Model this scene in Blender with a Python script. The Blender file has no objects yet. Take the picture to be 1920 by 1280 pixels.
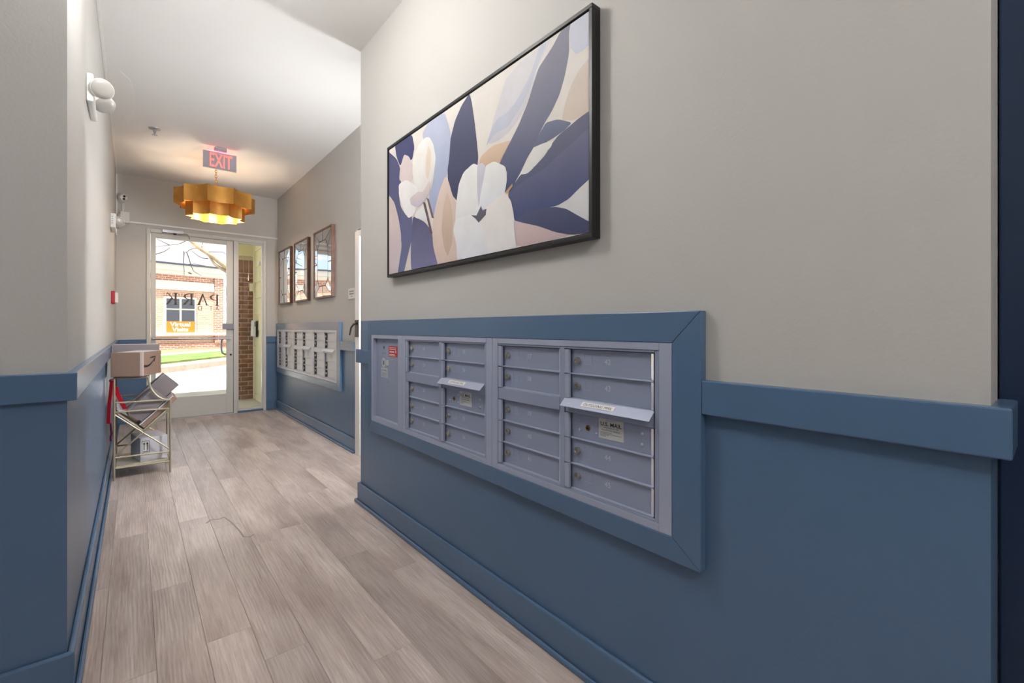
import bpy, bmesh, math, random
from mathutils import Vector, Matrix, geometry

random.seed(7)
scene = bpy.context.scene
COL = scene.collection
PI = math.pi


def S(r, g, b):
    def c(v):
        v = v / 255.0
        return v / 12.92 if v <= 0.04045 else ((v + 0.055) / 1.055) ** 2.4
    return (c(r), c(g), c(b), 1.0)


# ------------------------------------------------------------------ camera
cam_data = bpy.data.cameras.new('camera')
cam_data.sensor_width = 36.0
cam_data.lens = 853.0 / 1920.0 * 36.0
cam_data.shift_y = -25.5 / 1920.0
cam_data.clip_start = 0.02
cam_data.clip_end = 300
cam = bpy.data.objects.new('camera', cam_data)
cam.location = (0.0, 0.0, 1.05)
cam.rotation_euler = (PI / 2, 0, -math.radians(39.733))
COL.objects.link(cam)
scene.camera = cam

# ------------------------------------------------------------------ view
scene.view_settings.view_transform = 'Standard'
scene.view_settings.look = 'None'
scene.view_settings.exposure = 1.32
scene.view_settings.gamma = 1.0
scene.view_settings.use_curve_mapping = False

# ------------------------------------------------------------------ sky
SKY_STRENGTH = 0.82
world = bpy.data.worlds.new('sky')
scene.world = world
world.use_nodes = True
wn, wl = world.node_tree.nodes, world.node_tree.links
wn.clear()
w_out = wn.new('ShaderNodeOutputWorld')
w_bg = wn.new('ShaderNodeBackground')
w_bg.inputs['Strength'].default_value = SKY_STRENGTH
w_tc = wn.new('ShaderNodeTexCoord')
w_mp = wn.new('ShaderNodeMapping')
w_mp.inputs['Scale'].default_value = (3, 3, 9)
w_no = wn.new('ShaderNodeTexNoise')
w_no.inputs['Scale'].default_value = 1.6
w_no.inputs['Detail'].default_value = 5
w_rp = wn.new('ShaderNodeValToRGB')
w_rp.color_ramp.elements[0].position = 0.42
w_rp.color_ramp.elements[0].color = (0.43, 0.55, 0.69, 1)
w_rp.color_ramp.elements[1].position = 0.66
w_rp.color_ramp.elements[1].color = (0.74, 0.74, 0.75, 1)
wl.new(w_tc.outputs['Generated'], w_mp.inputs['Vector'])
wl.new(w_mp.outputs['Vector'], w_no.inputs['Vector'])
wl.new(w_no.outputs['Fac'], w_rp.inputs['Fac'])
wl.new(w_rp.outputs['Color'], w_bg.inputs['Color'])
wl.new(w_bg.outputs['Background'], w_out.inputs['Surface'])

# ------------------------------------------------------------------ sun
sun_data = bpy.data.lights.new('sun', 'SUN')
sun_data.energy = 4.6
sun_data.angle = math.radians(1.5)
sun_data.color = (1.0, 0.95, 0.88)
sun = bpy.data.objects.new('sun', sun_data)
sun.rotation_euler = Vector((0.20, 0.34, -0.92)).to_track_quat('-Z', 'Y').to_euler()
sun.location = (-6, -12, 14)
COL.objects.link(sun)

# lamp strengths (used in the lamps' own builders)
HALL_LAMP = 20.0
BACK_FILL_LAMP = 29.0
FILL_SCONCE = 46.0  # added light for the far hall
CHANDELIER_W = 1.7


# ------------------------------------------------------------------ materials
MATS = {}


def mat(name, color, rough=0.5, metal=0.0, spec=0.5, bump=None, emit=None, coat=0.0, var=None, randval=0.0):
    """principled material; bump=(scale,strength[,distance]); var=(scale,color2,low,high) noise colour variation"""
    m = bpy.data.materials.new(name)
    m.use_nodes = True
    n, l = m.node_tree.nodes, m.node_tree.links
    p = n['Principled BSDF']
    p.inputs['Base Color'].default_value = color
    p.inputs['Roughness'].default_value = rough
    p.inputs['Metallic'].default_value = metal
    p.inputs['Specular IOR Level'].default_value = spec
    p.inputs['Coat Weight'].default_value = coat
    tc = n.new('ShaderNodeTexCoord')
    src = None
    if var:
        no = n.new('ShaderNodeTexNoise')
        no.inputs['Scale'].default_value = var[0]
        no.inputs['Detail'].default_value = 4
        l.new(tc.outputs['Object'], no.inputs['Vector'])
        rp = n.new('ShaderNodeValToRGB')
        rp.color_ramp.elements[0].position = var[2]
        rp.color_ramp.elements[0].color = color
        rp.color_ramp.elements[1].position = var[3]
        rp.color_ramp.elements[1].color = var[1]
        l.new(no.outputs['Fac'], rp.inputs['Fac'])
        src = rp.outputs['Color']
    if randval:
        oi = n.new('ShaderNodeObjectInfo')
        mr = n.new('ShaderNodeMapRange')
        mr.inputs['To Min'].default_value = 1 - randval
        mr.inputs['To Max'].default_value = 1 + randval
        l.new(oi.outputs['Random'], mr.inputs['Value'])
        hs = n.new('ShaderNodeHueSaturation')
        hs.inputs['Color'].default_value = color
        if src:
            l.new(src, hs.inputs['Color'])
        l.new(mr.outputs['Result'], hs.inputs['Value'])
        src = hs.outputs['Color']
    if src:
        l.new(src, p.inputs['Base Color'])
    if bump:
        nb = n.new('ShaderNodeTexNoise')
        nb.inputs['Scale'].default_value = bump[0]
        nb.inputs['Detail'].default_value = 3
        l.new(tc.outputs['Object'], nb.inputs['Vector'])
        bp = n.new('ShaderNodeBump')
        bp.inputs['Strength'].default_value = bump[1]
        bp.inputs['Distance'].default_value = bump[2] if len(bump) > 2 else 0.002
        l.new(nb.outputs['Fac'], bp.inputs['Height'])
        l.new(bp.outputs['Normal'], p.inputs['Normal'])
    if emit:
        p.inputs['Emission Color'].default_value = emit[0]
        p.inputs['Emission Strength'].default_value = emit[1]
    MATS[name] = m
    return m


GREY_WALL = S(192, 190, 186)
BLUE = S(85, 112, 143)


def wall_mat(name, blue_boxes):
    """two paints on one wall: off-white above, blue inside the given (axis, lo, hi, top) limits"""
    m = bpy.data.materials.new(name)
    m.use_nodes = True
    n, l = m.node_tree.nodes, m.node_tree.links
    p = n['Principled BSDF']
    p.inputs['Roughness'].default_value = 0.5
    geo = n.new('ShaderNodeNewGeometry')
    sp = n.new('ShaderNodeSeparateXYZ')
    l.new(geo.outputs['Position'], sp.inputs['Vector'])
    lt = n.new('ShaderNodeMath')
    lt.operation = 'LESS_THAN'
    lt.inputs[1].default_value = 0.885
    l.new(sp.outputs['Z'], lt.inputs[0])
    fac = lt.outputs[0]
    for axis, lo, top in blue_boxes:
        a = n.new('ShaderNodeMath'); a.operation = 'LESS_THAN'; a.inputs[1].default_value = top
        l.new(sp.outputs['Z'], a.inputs[0])
        b = n.new('ShaderNodeMath'); b.operation = 'GREATER_THAN'; b.inputs[1].default_value = lo
        l.new(sp.outputs[axis], b.inputs[0])
        c = n.new('ShaderNodeMath'); c.operation = 'MULTIPLY'
        l.new(a.outputs[0], c.inputs[0]); l.new(b.outputs[0], c.inputs[1])
        d = n.new('ShaderNodeMath'); d.operation = 'MAXIMUM'
        l.new(fac, d.inputs[0]); l.new(c.outputs[0], d.inputs[1])
        fac = d.outputs[0]
    mx = n.new('ShaderNodeMix'); mx.data_type = 'RGBA'
    mx.inputs['A'].default_value = GREY_WALL
    mx.inputs['B'].default_value = BLUE
    l.new(fac, mx.inputs['Factor'])
    l.new(mx.outputs['Result'], p.inputs['Base Color'])
    rr = n.new('ShaderNodeMapRange')
    rr.inputs['To Min'].default_value = 0.62
    rr.inputs['To Max'].default_value = 0.33
    l.new(fac, rr.inputs['Value'])
    l.new(rr.outputs['Result'], p.inputs['Roughness'])
    tn = n.new('ShaderNodeTexNoise')
    tn.inputs['Scale'].default_value = 130
    tn.inputs['Detail'].default_value = 3
    l.new(geo.outputs['Position'], tn.inputs['Vector'])
    bp = n.new('ShaderNodeBump')
    bp.inputs['Strength'].default_value = 0.22
    bp.inputs['Distance'].default_value = 0.0015
    l.new(tn.outputs['Fac'], bp.inputs['Height'])
    l.new(bp.outputs['Normal'], p.inputs['Normal'])
    MATS[name] = m
    return m


def plank_mat():
    m = bpy.data.materials.new('vinyl_plank')
    m.use_nodes = True
    n, l = m.node_tree.nodes, m.node_tree.links
    p = n['Principled BSDF']
    tc = n.new('ShaderNodeTexCoord')
    oi = n.new('ShaderNodeObjectInfo')
    off = n.new('ShaderNodeVectorMath'); off.operation = 'SCALE'
    cmb = n.new('ShaderNodeCombineXYZ')
    l.new(oi.outputs['Random'], cmb.inputs[0]); l.new(oi.outputs['Random'], cmb.inputs[1]); l.new(oi.outputs['Random'], cmb.inputs[2])
    l.new(cmb.outputs[0], off.inputs[0]); off.inputs['Scale'].default_value = 73.0
    add = n.new('ShaderNodeVectorMath'); add.operation = 'ADD'
    l.new(tc.outputs['Object'], add.inputs[0]); l.new(off.outputs[0], add.inputs[1])
    # fine grain, stretched along the plank
    mp = n.new('ShaderNodeMapping'); mp.inputs['Scale'].default_value = (62, 2.6, 1)
    l.new(add.outputs[0], mp.inputs['Vector'])
    g1 = n.new('ShaderNodeTexNoise'); g1.inputs['Scale'].default_value = 2.2; g1.inputs['Detail'].default_value = 7
    g1.inputs['Roughness'].default_value = 0.68; g1.inputs['Distortion'].default_value = 0.6
    l.new(mp.outputs[0], g1.inputs['Vector'])
    # broad clouds of darker stain
    mp2 = n.new('ShaderNodeMapping'); mp2.inputs['Scale'].default_value = (9, 1.7, 1)
    l.new(add.outputs[0], mp2.inputs['Vector'])
    g2 = n.new('ShaderNodeTexNoise'); g2.inputs['Scale'].default_value = 1.0; g2.inputs['Detail'].default_value = 4
    l.new(mp2.outputs[0], g2.inputs['Vector'])
    r1 = n.new('ShaderNodeValToRGB')
    r1.color_ramp.elements[0].position = 0.26; r1.color_ramp.elements[0].color = S(186, 168, 159)
    r1.color_ramp.elements[1].position = 0.66; r1.color_ramp.elements[1].color = S(228, 214, 206)
    l.new(g1.outputs['Fac'], r1.inputs['Fac'])
    r2 = n.new('ShaderNodeValToRGB')
    r2.color_ramp.elements[0].position = 0.30; r2.color_ramp.elements[0].color = (0.60, 0.56, 0.54, 1)
    r2.color_ramp.elements[1].position = 0.58; r2.color_ramp.elements[1].color = (1, 1, 1, 1)
    l.new(g2.outputs['Fac'], r2.inputs['Fac'])
    mx = n.new('ShaderNodeMix'); mx.data_type = 'RGBA'; mx.blend_type = 'MULTIPLY'
    mx.inputs['Factor'].default_value = 0.85
    l.new(r1.outputs['Color'], mx.inputs['A']); l.new(r2.outputs['Color'], mx.inputs['B'])
    hs = n.new('ShaderNodeHueSaturation')
    mr = n.new('ShaderNodeMapRange'); mr.inputs['To Min'].default_value = 0.76; mr.inputs['To Max'].default_value = 1.06
    l.new(oi.outputs['Random'], mr.inputs['Value'])
    l.new(mr.outputs[0], hs.inputs['Value']); l.new(mx.outputs['Result'], hs.inputs['Color'])
    l.new(hs.outputs[0], p.inputs['Base Color'])
    p.inputs['Roughness'].default_value = 0.36
    # embossed wavy grain
    wv = n.new('ShaderNodeTexWave'); wv.wave_type = 'BANDS'; wv.bands_direction = 'X'
    wv.inputs['Scale'].default_value = 26; wv.inputs['Distortion'].default_value = 11
    wv.inputs['Detail'].default_value = 2.5; wv.inputs['Detail Scale'].default_value = 0.6
    mp3 = n.new('ShaderNodeMapping'); mp3.inputs['Scale'].default_value = (1, 0.16, 1)
    l.new(add.outputs[0], mp3.inputs['Vector']); l.new(mp3.outputs[0], wv.inputs['Vector'])
    sm = n.new('ShaderNodeMath'); sm.operation = 'ADD'
    l.new(wv.outputs['Fac'], sm.inputs[0]); l.new(g1.outputs['Fac'], sm.inputs[1])
    bp = n.new('ShaderNodeBump'); bp.inputs['Strength'].default_value = 0.24; bp.inputs['Distance'].default_value = 0.0012
    l.new(sm.outputs[0], bp.inputs['Height']); l.new(bp.outputs[0], p.inputs['Normal'])
    MATS['vinyl_plank'] = m


def glass_mat(name, tint=(1, 1, 1, 1), ior=1.45):
    m = bpy.data.materials.new(name)
    m.use_nodes = True
    n, l = m.node_tree.nodes, m.node_tree.links
    n.clear()
    o = n.new('ShaderNodeOutputMaterial')
    t = n.new('ShaderNodeBsdfTransparent'); t.inputs['Color'].default_value = tint
    g = n.new('ShaderNodeBsdfGlossy'); g.inputs['Roughness'].default_value = 0.01
    f = n.new('ShaderNodeFresnel'); f.inputs['IOR'].default_value = ior
    x = n.new('ShaderNodeMixShader')
    l.new(f.outputs[0], x.inputs['Fac']); l.new(t.outputs[0], x.inputs[1]); l.new(g.outputs[0], x.inputs[2])
    l.new(x.outputs[0], o.inputs['Surface'])
    MATS[name] = m


def brick_mat(name, c1, c2, mortar, scale, w=0.215, hgt=0.07):
    m = bpy.data.materials.new(name)
    m.use_nodes = True
    n, l = m.node_tree.nodes, m.node_tree.links
    p = n['Principled BSDF']; p.inputs['Roughness'].default_value = 0.85
    uv = n.new('ShaderNodeTexCoord')
    sp = n.new('ShaderNodeSeparateXYZ'); l.new(uv.outputs['Object'], sp.inputs[0])
    cb = n.new('ShaderNodeCombineXYZ'); l.new(sp.outputs['X'], cb.inputs[0]); l.new(sp.outputs['Z'], cb.inputs[1])
    b = n.new('ShaderNodeTexBrick')
    b.inputs['Color1'].default_value = c1; b.inputs['Color2'].default_value = c2; b.inputs['Mortar'].default_value = mortar
    b.inputs['Scale'].default_value = scale; b.inputs['Brick Width'].default_value = w; b.inputs['Row Height'].default_value = hgt
    b.inputs['Mortar Size'].default_value = 0.012
    l.new(cb.outputs[0], b.inputs['Vector']); l.new(b.outputs['Color'], p.inputs['Base Color'])
    MATS[name] = m


def vcol_mat(name, rough=0.6):
    m = bpy.data.materials.new(name)
    m.use_nodes = True
    n, l = m.node_tree.nodes, m.node_tree.links
    p = n['Principled BSDF']; p.inputs['Roughness'].default_value = rough
    a = n.new('ShaderNodeAttribute'); a.attribute_name = 'pigment'
    tc = n.new('ShaderNodeTexCoord')
    no = n.new('ShaderNodeTexNoise'); no.inputs['Scale'].default_value = 9; no.inputs['Detail'].default_value = 5
    l.new(tc.outputs['Object'], no.inputs['Vector'])
    mr = n.new('ShaderNodeMapRange'); mr.inputs['To Min'].default_value = 0.86; mr.inputs['To Max'].default_value = 1.12
    l.new(no.outputs['Fac'], mr.inputs['Value'])
    hs = n.new('ShaderNodeHueSaturation')
    l.new(a.outputs['Color'], hs.inputs['Color']); l.new(mr.outputs[0], hs.inputs['Value'])
    l.new(hs.outputs[0], p.inputs['Base Color'])
    MATS[name] = m


plank_mat()
wall_mat('wall_paint', [])
wall_mat('wall_paint_mail', [('Y', 2.5, 1.092)])
glass_mat('clear_glass')
vcol_mat('oil_paint')
mat('ceiling_paint', S(224, 223, 221), 0.8, bump=(90, 0.12, 0.001))
mat('pale_patch_tone', S(226, 225, 222), 0.6)
mat('trim_blue', BLUE, 0.24, bump=(40, 0.08, 0.001))
mat('navy_paint', S(24, 44, 74), 0.4, bump=(120, 0.2, 0.001))
mat('door_white', S(206, 205, 200), 0.4)
mat('white_gloss', S(232, 230, 226), 0.35)
mat('white_plastic', S(222, 222, 218), 0.4)
mat('frosted_lens', S(172, 169, 164), 0.25)
mat('dark_bronze', S(52, 46, 50), 0.35, metal=0.6)
mat('steel', S(178, 180, 186), 0.3, metal=0.9)
mat('black_plastic', S(18, 18, 20), 0.35)
mat('mail_metal', S(150, 159, 182), 0.42, metal=0.12, bump=(300, 0.06, 0.0005))
mat('mail_metal_light', S(170, 178, 200), 0.36, metal=0.2)
mat('mail_hinge', S(236, 238, 246), 0.2, metal=0.9)
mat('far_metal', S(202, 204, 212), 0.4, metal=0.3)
mat('lock_nickel', S(178, 172, 162), 0.28, metal=0.9)
mat('slot_and_shade', S(30, 26, 22), 0.5)  # dark for keyholes, and for the painted shade by the far doors
mat('brass', S(150, 110, 50), 0.35, metal=0.9)
mat('number_paint', S(196, 202, 214), 0.5)
mat('sticker_silver', S(196, 198, 196), 0.4)
mat('sticker_white', S(228, 228, 226), 0.5)
mat('sticker_red', S(196, 34, 44), 0.5)
mat('ink_black', S(26, 26, 30), 0.6)
mat('ink_grey', S(120, 124, 132), 0.6)
mat('frame_black', S(20, 20, 21), 0.38)
mat('mirror_silver', S(236, 238, 242), 0.015, metal=1.0)
mat('mirror_bead', S(70, 62, 60), 0.35, metal=0.5)
mat('mirror_wood', S(112, 78, 60), 0.4, var=(14, S(86, 56, 42), 0.4, 0.65))
mat('gold_leaf', S(206, 152, 74), 0.42, metal=0.6, var=(9, S(180, 128, 56), 0.35, 0.7))
mat('gold_chain', S(206, 160, 90), 0.3, metal=0.9)
mat('bulb_glow', (1, 0.8, 0.5, 1), 0.4, emit=((1.0, 0.70, 0.34, 1), 5.0))
mat('lamp_glow', (1, 1, 1, 1), 0.4, emit=((1.0, 0.985, 0.965, 1), HALL_LAMP))
mat('fill_glow_back', (1, 1, 1, 1), 0.4, emit=((1.0, 0.985, 0.965, 1), BACK_FILL_LAMP))
mat('fill_sconce_glow', (1, 1, 1, 1), 0.4, emit=((0.98, 0.985, 1.0, 1), FILL_SCONCE))
mat('exit_panel', S(160, 156, 164), 0.6, spec=0.25)
mat('exit_edge', S(240, 226, 214), 0.3)
mat('exit_red', S(230, 60, 50), 0.5, emit=((1.0, 0.13, 0.09, 1), 0.9))
mat('exit_led', S(230, 40, 50), 0.5, emit=((1.0, 0.05, 0.09, 1), 6.0))
mat('alarm_red', S(176, 24, 44), 0.4)
mat('champagne_metal', S(172, 162, 140), 0.4, metal=0.35)
mat('latch_grey', S(142, 142, 158), 0.5)
mat('shelf_board', S(208, 198, 176), 0.45)
mat('cardboard', S(154, 127, 112), 0.75, bump=(60, 0.05))
mat('cardboard_grey', S(136, 127, 130), 0.75)
mat('carton_white', S(214, 214, 220), 0.6)
mat('paper_tape', S(214, 198, 186), 0.4)
mat('ribbon_red', S(206, 14, 42), 0.6)
mat('ribbon_dark', S(112, 20, 50), 0.6)
mat('brick_red', S(150, 108, 82), 0.85, bump=(60, 0.4, 0.004), var=(12, S(126, 82, 58), 0.4, 0.7), randval=0.16)
mat('mortar', S(206, 188, 158), 0.9)
mat('siding_yellow', S(224, 216, 172), 0.6, bump=(50, 0.06))
mat('cream_trim', S(236, 230, 200), 0.6)
mat('concrete', S(196, 188, 166), 0.9, bump=(40, 0.2, 0.004), var=(3, S(170, 160, 138), 0.4, 0.75))
mat('asphalt_pale', S(198, 198, 200), 0.9, bump=(60, 0.3, 0.004), var=(0.8, S(180, 182, 186), 0.4, 0.7))
mat('curb_concrete', S(208, 182, 158), 0.9, var=(4, S(186, 150, 122), 0.45, 0.7))
mat('grass', S(110, 140, 72), 0.95, bump=(90, 0.8, 0.03), var=(2.5, S(150, 172, 96), 0.4, 0.7))
mat('earth', S(150, 130, 104), 0.95)
mat('roof_slate', S(70, 74, 90), 0.8)
mat('stone_white', S(236, 230, 218), 0.8)
mat('window_dark', S(78, 80, 88), 0.15)
mat('sign_orange', S(226, 132, 34), 0.6)
mat('bark', S(196, 172, 138), 0.9, var=(8, S(158, 134, 104), 0.4, 0.7), bump=(30, 0.4, 0.01))
mat('twig_bark', S(96, 80, 72), 0.9)
brick_mat('brick_tan', S(214, 180, 156), S(200, 160, 134), S(224, 204, 186), 1.0, 0.25, 0.085)
brick_mat('brick_far_red', S(196, 136, 112), S(176, 112, 90), S(226, 206, 190), 1.0, 0.25, 0.085)
mat('lettering_brown', S(84, 70, 50), 0.5)
mat('scuff', S(150, 138, 131), 0.6)


# ------------------------------------------------------------------ mesh builder
ORG = {}


class MB:
    def __init__(self):
        self.v, self.f, self.smooth = [], [], False

    def add(self, vs, fs):
        k = len(self.v)
        self.v += [Vector(p) for p in vs]
        self.f += [tuple(i + k for i in q) for q in fs]
        return self

    def box(self, x0, x1, y0, y1, z0, z1, M=None):
        vs = [Vector(p) for p in ((x0, y0, z0), (x1, y0, z0), (x1, y1, z0), (x0, y1, z0),
                                  (x0, y0, z1), (x1, y0, z1), (x1, y1, z1), (x0, y1, z1))]
        if M is not None:
            vs = [M @ p for p in vs]
        return self.add(vs, [(0, 3, 2, 1), (4, 5, 6, 7), (0, 1, 5, 4), (1, 2, 6, 5), (2, 3, 7, 6), (3, 0, 4, 7)])

    def prism(self, pts, o, u, v, n, d0, d1):
        """polygon pts (a,b) in frame o,u,v extruded along n from d0 to d1"""
        o, u, v, n = Vector(o), Vector(u), Vector(v), Vector(n)
        k = len(pts)
        A = [o + u * a + v * b + n * d0 for a, b in pts]
        B = [o + u * a + v * b + n * d1 for a, b in pts]
        fs = [tuple(range(k - 1, -1, -1)), tuple(range(k, 2 * k))]
        fs += [(i, (i + 1) % k, k + (i + 1) % k, k + i) for i in range(k)]
        return self.add(A + B, fs)

    def tube(self, pts, r, n=8, caps=True):
        self.smooth = True
        pts = [Vector(p) for p in pts]
        m = len(pts)
        rs = r if isinstance(r, (list, tuple)) else [r] * m
        vs = []
        prev = None
        for i, p in enumerate(pts):
            a = pts[max(i - 1, 0)]; b = pts[min(i + 1, m - 1)]
            t = (b - a).normalized()
            if prev is None:
                ref = Vector((0, 0, 1)) if abs(t.z) < 0.9 else Vector((1, 0, 0))
                s = t.cross(ref).normalized()
            else:
                s = (prev - t * prev.dot(t)).normalized()
            prev = s
            w = t.cross(s)
            for j in range(n):
                ang = 2 * PI * j / n
                vs.append(p + (s * math.cos(ang) + w * math.sin(ang)) * rs[i])
        fs = []
        for i in range(m - 1):
            for j in range(n):
                fs.append((i * n + j, i * n + (j + 1) % n, (i + 1) * n + (j + 1) % n, (i + 1) * n + j))
        if caps:
            fs.append(tuple(range(n - 1, -1, -1)))
            fs.append(tuple((m - 1) * n + j for j in range(n)))
        return self.add(vs, fs)

    def lathe(self, prof, o, axis, n=16):
        """profile (r, d) revolved round axis through o"""
        self.smooth = True
        o = Vector(o); a = Vector(axis).normalized()
        ref = Vector((0, 0, 1)) if abs(a.z) < 0.9 else Vector((1, 0, 0))
        s = a.cross(ref).normalized(); w = a.cross(s)
        vs, fs = [], []
        for r, d in prof:
            for j in range(n):
                g = 2 * PI * j / n
                vs.append(o + a * d + (s * math.cos(g) + w * math.sin(g)) * r)
        for i in range(len(prof) - 1):
            for j in range(n):
                fs.append((i * n + j, i * n + (j + 1) % n, (i + 1) * n + (j + 1) % n, (i + 1) * n + j))
        fs.append(tuple(range(n - 1, -1, -1)))
        fs.append(tuple((len(prof) - 1) * n + j for j in range(n)))
        return self.add(vs, fs)

    def build(self, name, m, parent=None, bevel=0.0, seg=2, origin=None):
        xs = [p.x for p in self.v]; ys = [p.y for p in self.v]; zs = [p.z for p in self.v]
        if origin is None:
            origin = Vector(((min(xs) + max(xs)) / 2, (min(ys) + max(ys)) / 2, min(zs)))
        origin = Vector(origin)
        me = bpy.data.meshes.new(name)
        me.from_pydata([tuple(p - origin) for p in self.v], [], self.f)
        bm = bmesh.new(); bm.from_mesh(me)
        bmesh.ops.recalc_face_normals(bm, faces=bm.faces)
        bm.to_mesh(me); bm.free()
        me.materials.append(MATS[m])
        if self.smooth:
            for p in me.polygons:
                p.use_smooth = True
            try:
                me.set_sharp_from_angle(angle=math.radians(40))
            except Exception:
                pass
        return link(name, me, parent, origin, bevel, seg)


def link(name, me, parent, origin, bevel=0.0, seg=2):
    o = bpy.data.objects.new(name, me)
    COL.objects.link(o)
    ORG[o] = Vector(origin)
    if parent is not None:
        o.parent = parent
        o.location = Vector(origin) - ORG[parent]
    else:
        o.location = origin
    if bevel:
        b = o.modifiers.new('bevel', 'BEVEL')
        b.width = bevel; b.segments = seg; b.limit_method = 'ANGLE'; b.angle_limit = math.radians(40)
    return o


def bx(name, m, x0, x1, y0, y1, z0, z1, parent=None, bevel=0.0):
    return MB().box(x0, x1, y0, y1, z0, z1).build(name, m, parent, bevel)


def empty(name, loc):
    o = bpy.data.objects.new(name, None)
    o.empty_display_size = 0.1
    o.location = loc
    COL.objects.link(o)
    ORG[o] = Vector(loc)
    return o


def tag(o, label=None, cat=None, group=None, kind=None):
    if label: o['label'] = label
    if cat: o['category'] = cat
    if group: o['group'] = group
    if kind: o['kind'] = kind
    return o


def thing(name, loc, label, cat, group=None):
    return tag(empty(name, loc), label, cat, group)


def struct(o, label, cat):
    return tag(o, label, cat, None, 'structure')


_text_cache = {}


def text(s, m, parent, o, u, v, n, width=None, height=None, depth=0.0006, name='lettering', shear=0.0, bold=0.0):
    """flat raised lettering: centred on o, running along u, up along v, facing n"""
    key = (s, bold, shear)
    if key not in _text_cache:
        cu = bpy.data.curves.new('t', 'FONT')
        cu.body = s
        cu.shear = shear
        cu.offset = bold
        cu.resolution_u = 3
        to = bpy.data.objects.new('t', cu)
        COL.objects.link(to)
        bpy.context.view_layer.update()
        me = bpy.data.meshes.new_from_object(to)
        _text_cache[key] = ([tuple(p.co) for p in me.vertices], [tuple(p.vertices) for p in me.polygons])
        bpy.data.objects.remove(to); bpy.data.curves.remove(cu); bpy.data.meshes.remove(me)
    vs, fs = _text_cache[key]
    x0 = min(p[0] for p in vs); x1 = max(p[0] for p in vs)
    y0 = min(p[1] for p in vs); y1 = max(p[1] for p in vs)
    sx = width / (x1 - x0) if width else None
    sy = height / (y1 - y0) if height else None
    if sx is None: sx = sy
    if sy is None: sy = sx
    o, u, v, n = Vector(o), Vector(u), Vector(v), Vector(n)
    P = [o + u * ((p[0] - (x0 + x1) / 2) * sx) + v * ((p[1] - (y0 + y1) / 2) * sy) + n * depth for p in vs]
    mb = MB(); mb.add(P, fs)
    return mb.build(name, m, parent)


# ================================================================== the room
CEIL = 2.72
XL, XR, XF, YE, YN = -0.148, 1.055, 1.435, 6.50, 1.83   # left wall, mail wall, far right wall, end wall, near-left wall face

floor = struct(bx('floor', 'earth', -1.62, 1.62, -2.2, 6.56, -0.08, -0.005), 'grey-brown wood-look vinyl plank floor of the hallway', 'floor')
PW = 0.132
plank_meshes = {}


def plank_mesh(L, W):
    key = (round(L, 3), round(W, 3))
    if key not in plank_meshes:
        c = 0.0009
        me = bpy.data.meshes.new('plank')
        vs = [(-W / 2, -L / 2, 0), (W / 2, -L / 2, 0), (W / 2, L / 2, 0), (-W / 2, L / 2, 0)]
        vs += [(x, y, 0.0042) for x, y, z in vs]
        vs += [(x - math.copysign(c, x), y - math.copysign(c, y), 0.005) for x, y, z in vs[:4]]
        fs = [(3, 2, 1, 0)] + [(i, (i + 1) % 4, 4 + (i + 1) % 4, 4 + i) for i in range(4)]
        fs += [(4 + i, 4 + (i + 1) % 4, 8 + (i + 1) % 4, 8 + i) for i in range(4)] + [(8, 9, 10, 11)]
        me.from_pydata(vs, [], fs)
        me.materials.append(MATS['vinyl_plank'])
        plank_meshes[key] = me
    return plank_meshes[key]


KNOWN = {0: 1.816, 1: 1.604, 4: 2.09, 3: 1.38, 2: 2.49}    # seams seen in the photograph, by column
PLEN = 1.22
for k in range(-14, 10):
    x0 = 0.186 + k * PW
    x1 = x0 + PW
    x0c, x1c = max(x0, -1.62), min(x1, XF)
    if x1c - x0c < 0.01:
        continue
    ylo, yhi = -2.2, YE
    if x1c < XL - 0.01: yhi = YN
    if x0c > XR: ylo = 2.70
    s = KNOWN.get(k, 0.4 + ((k * 0.437) % 1.0) * PLEN)
    while s > ylo: s -= PLEN
    while s < yhi:
        a, b = max(s, ylo), min(s + PLEN, yhi)
        if b - a > 0.03:
            L = b - a - 0.0006
            org = Vector(((x0c + x1c) / 2, (a + b) / 2, -0.005))
            link('plank', plank_mesh(L, x1c - x0c - 0.0006), floor, org)
        s += PLEN

# scuffed wear line on the planks, near the rack
sc = MB()
for pts, r in (([(0.30, 2.93), (0.325, 2.97), (0.36, 2.95), (0.385, 2.965)], 0.006),
               ([(0.385, 2.965), (0.405, 2.86), (0.42, 2.72), (0.425, 2.62), (0.45, 2.60), (0.47, 2.62)], 0.004)):
    for (ax, ay), (b_x, b_y) in zip(pts[:-1], pts[1:]):
        d = Vector((b_x - ax, b_y - ay, 0)).normalized(); s_ = Vector((-d.y, d.x, 0)) * r
        A, B = Vector((ax, ay, 0.0003)), Vector((b_x, b_y, 0.0003))
        sc.add([A - s_, B - s_, B + s_, A + s_], [(0, 1, 2, 3)])
sc.build('scuff_mark', 'scuff', floor)

ceiling = struct(bx('ceiling', 'ceiling_paint', -1.74, 1.62, -2.32, 6.62, CEIL, CEIL + 0.2), 'smooth off-white painted hallway ceiling', 'ceiling')
pp = [(-0.13, 3.95), (-0.07, 3.9), (-0.02, 4.0), (0.005, 4.2), (0.01, 4.5), (-0.005, 4.75), (-0.04, 4.9), (-0.06, 4.7), (-0.11, 4.5), (-0.13, 4.3)]  # slightly paler fan-shaped area on the ceiling
MB().prism(pp, (0, 0, CEIL), (1, 0, 0), (0, 1, 0), (0, 0, -1), 0.0, 0.0015).build('pale_patch', 'pale_patch_tone', ceiling)

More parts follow.
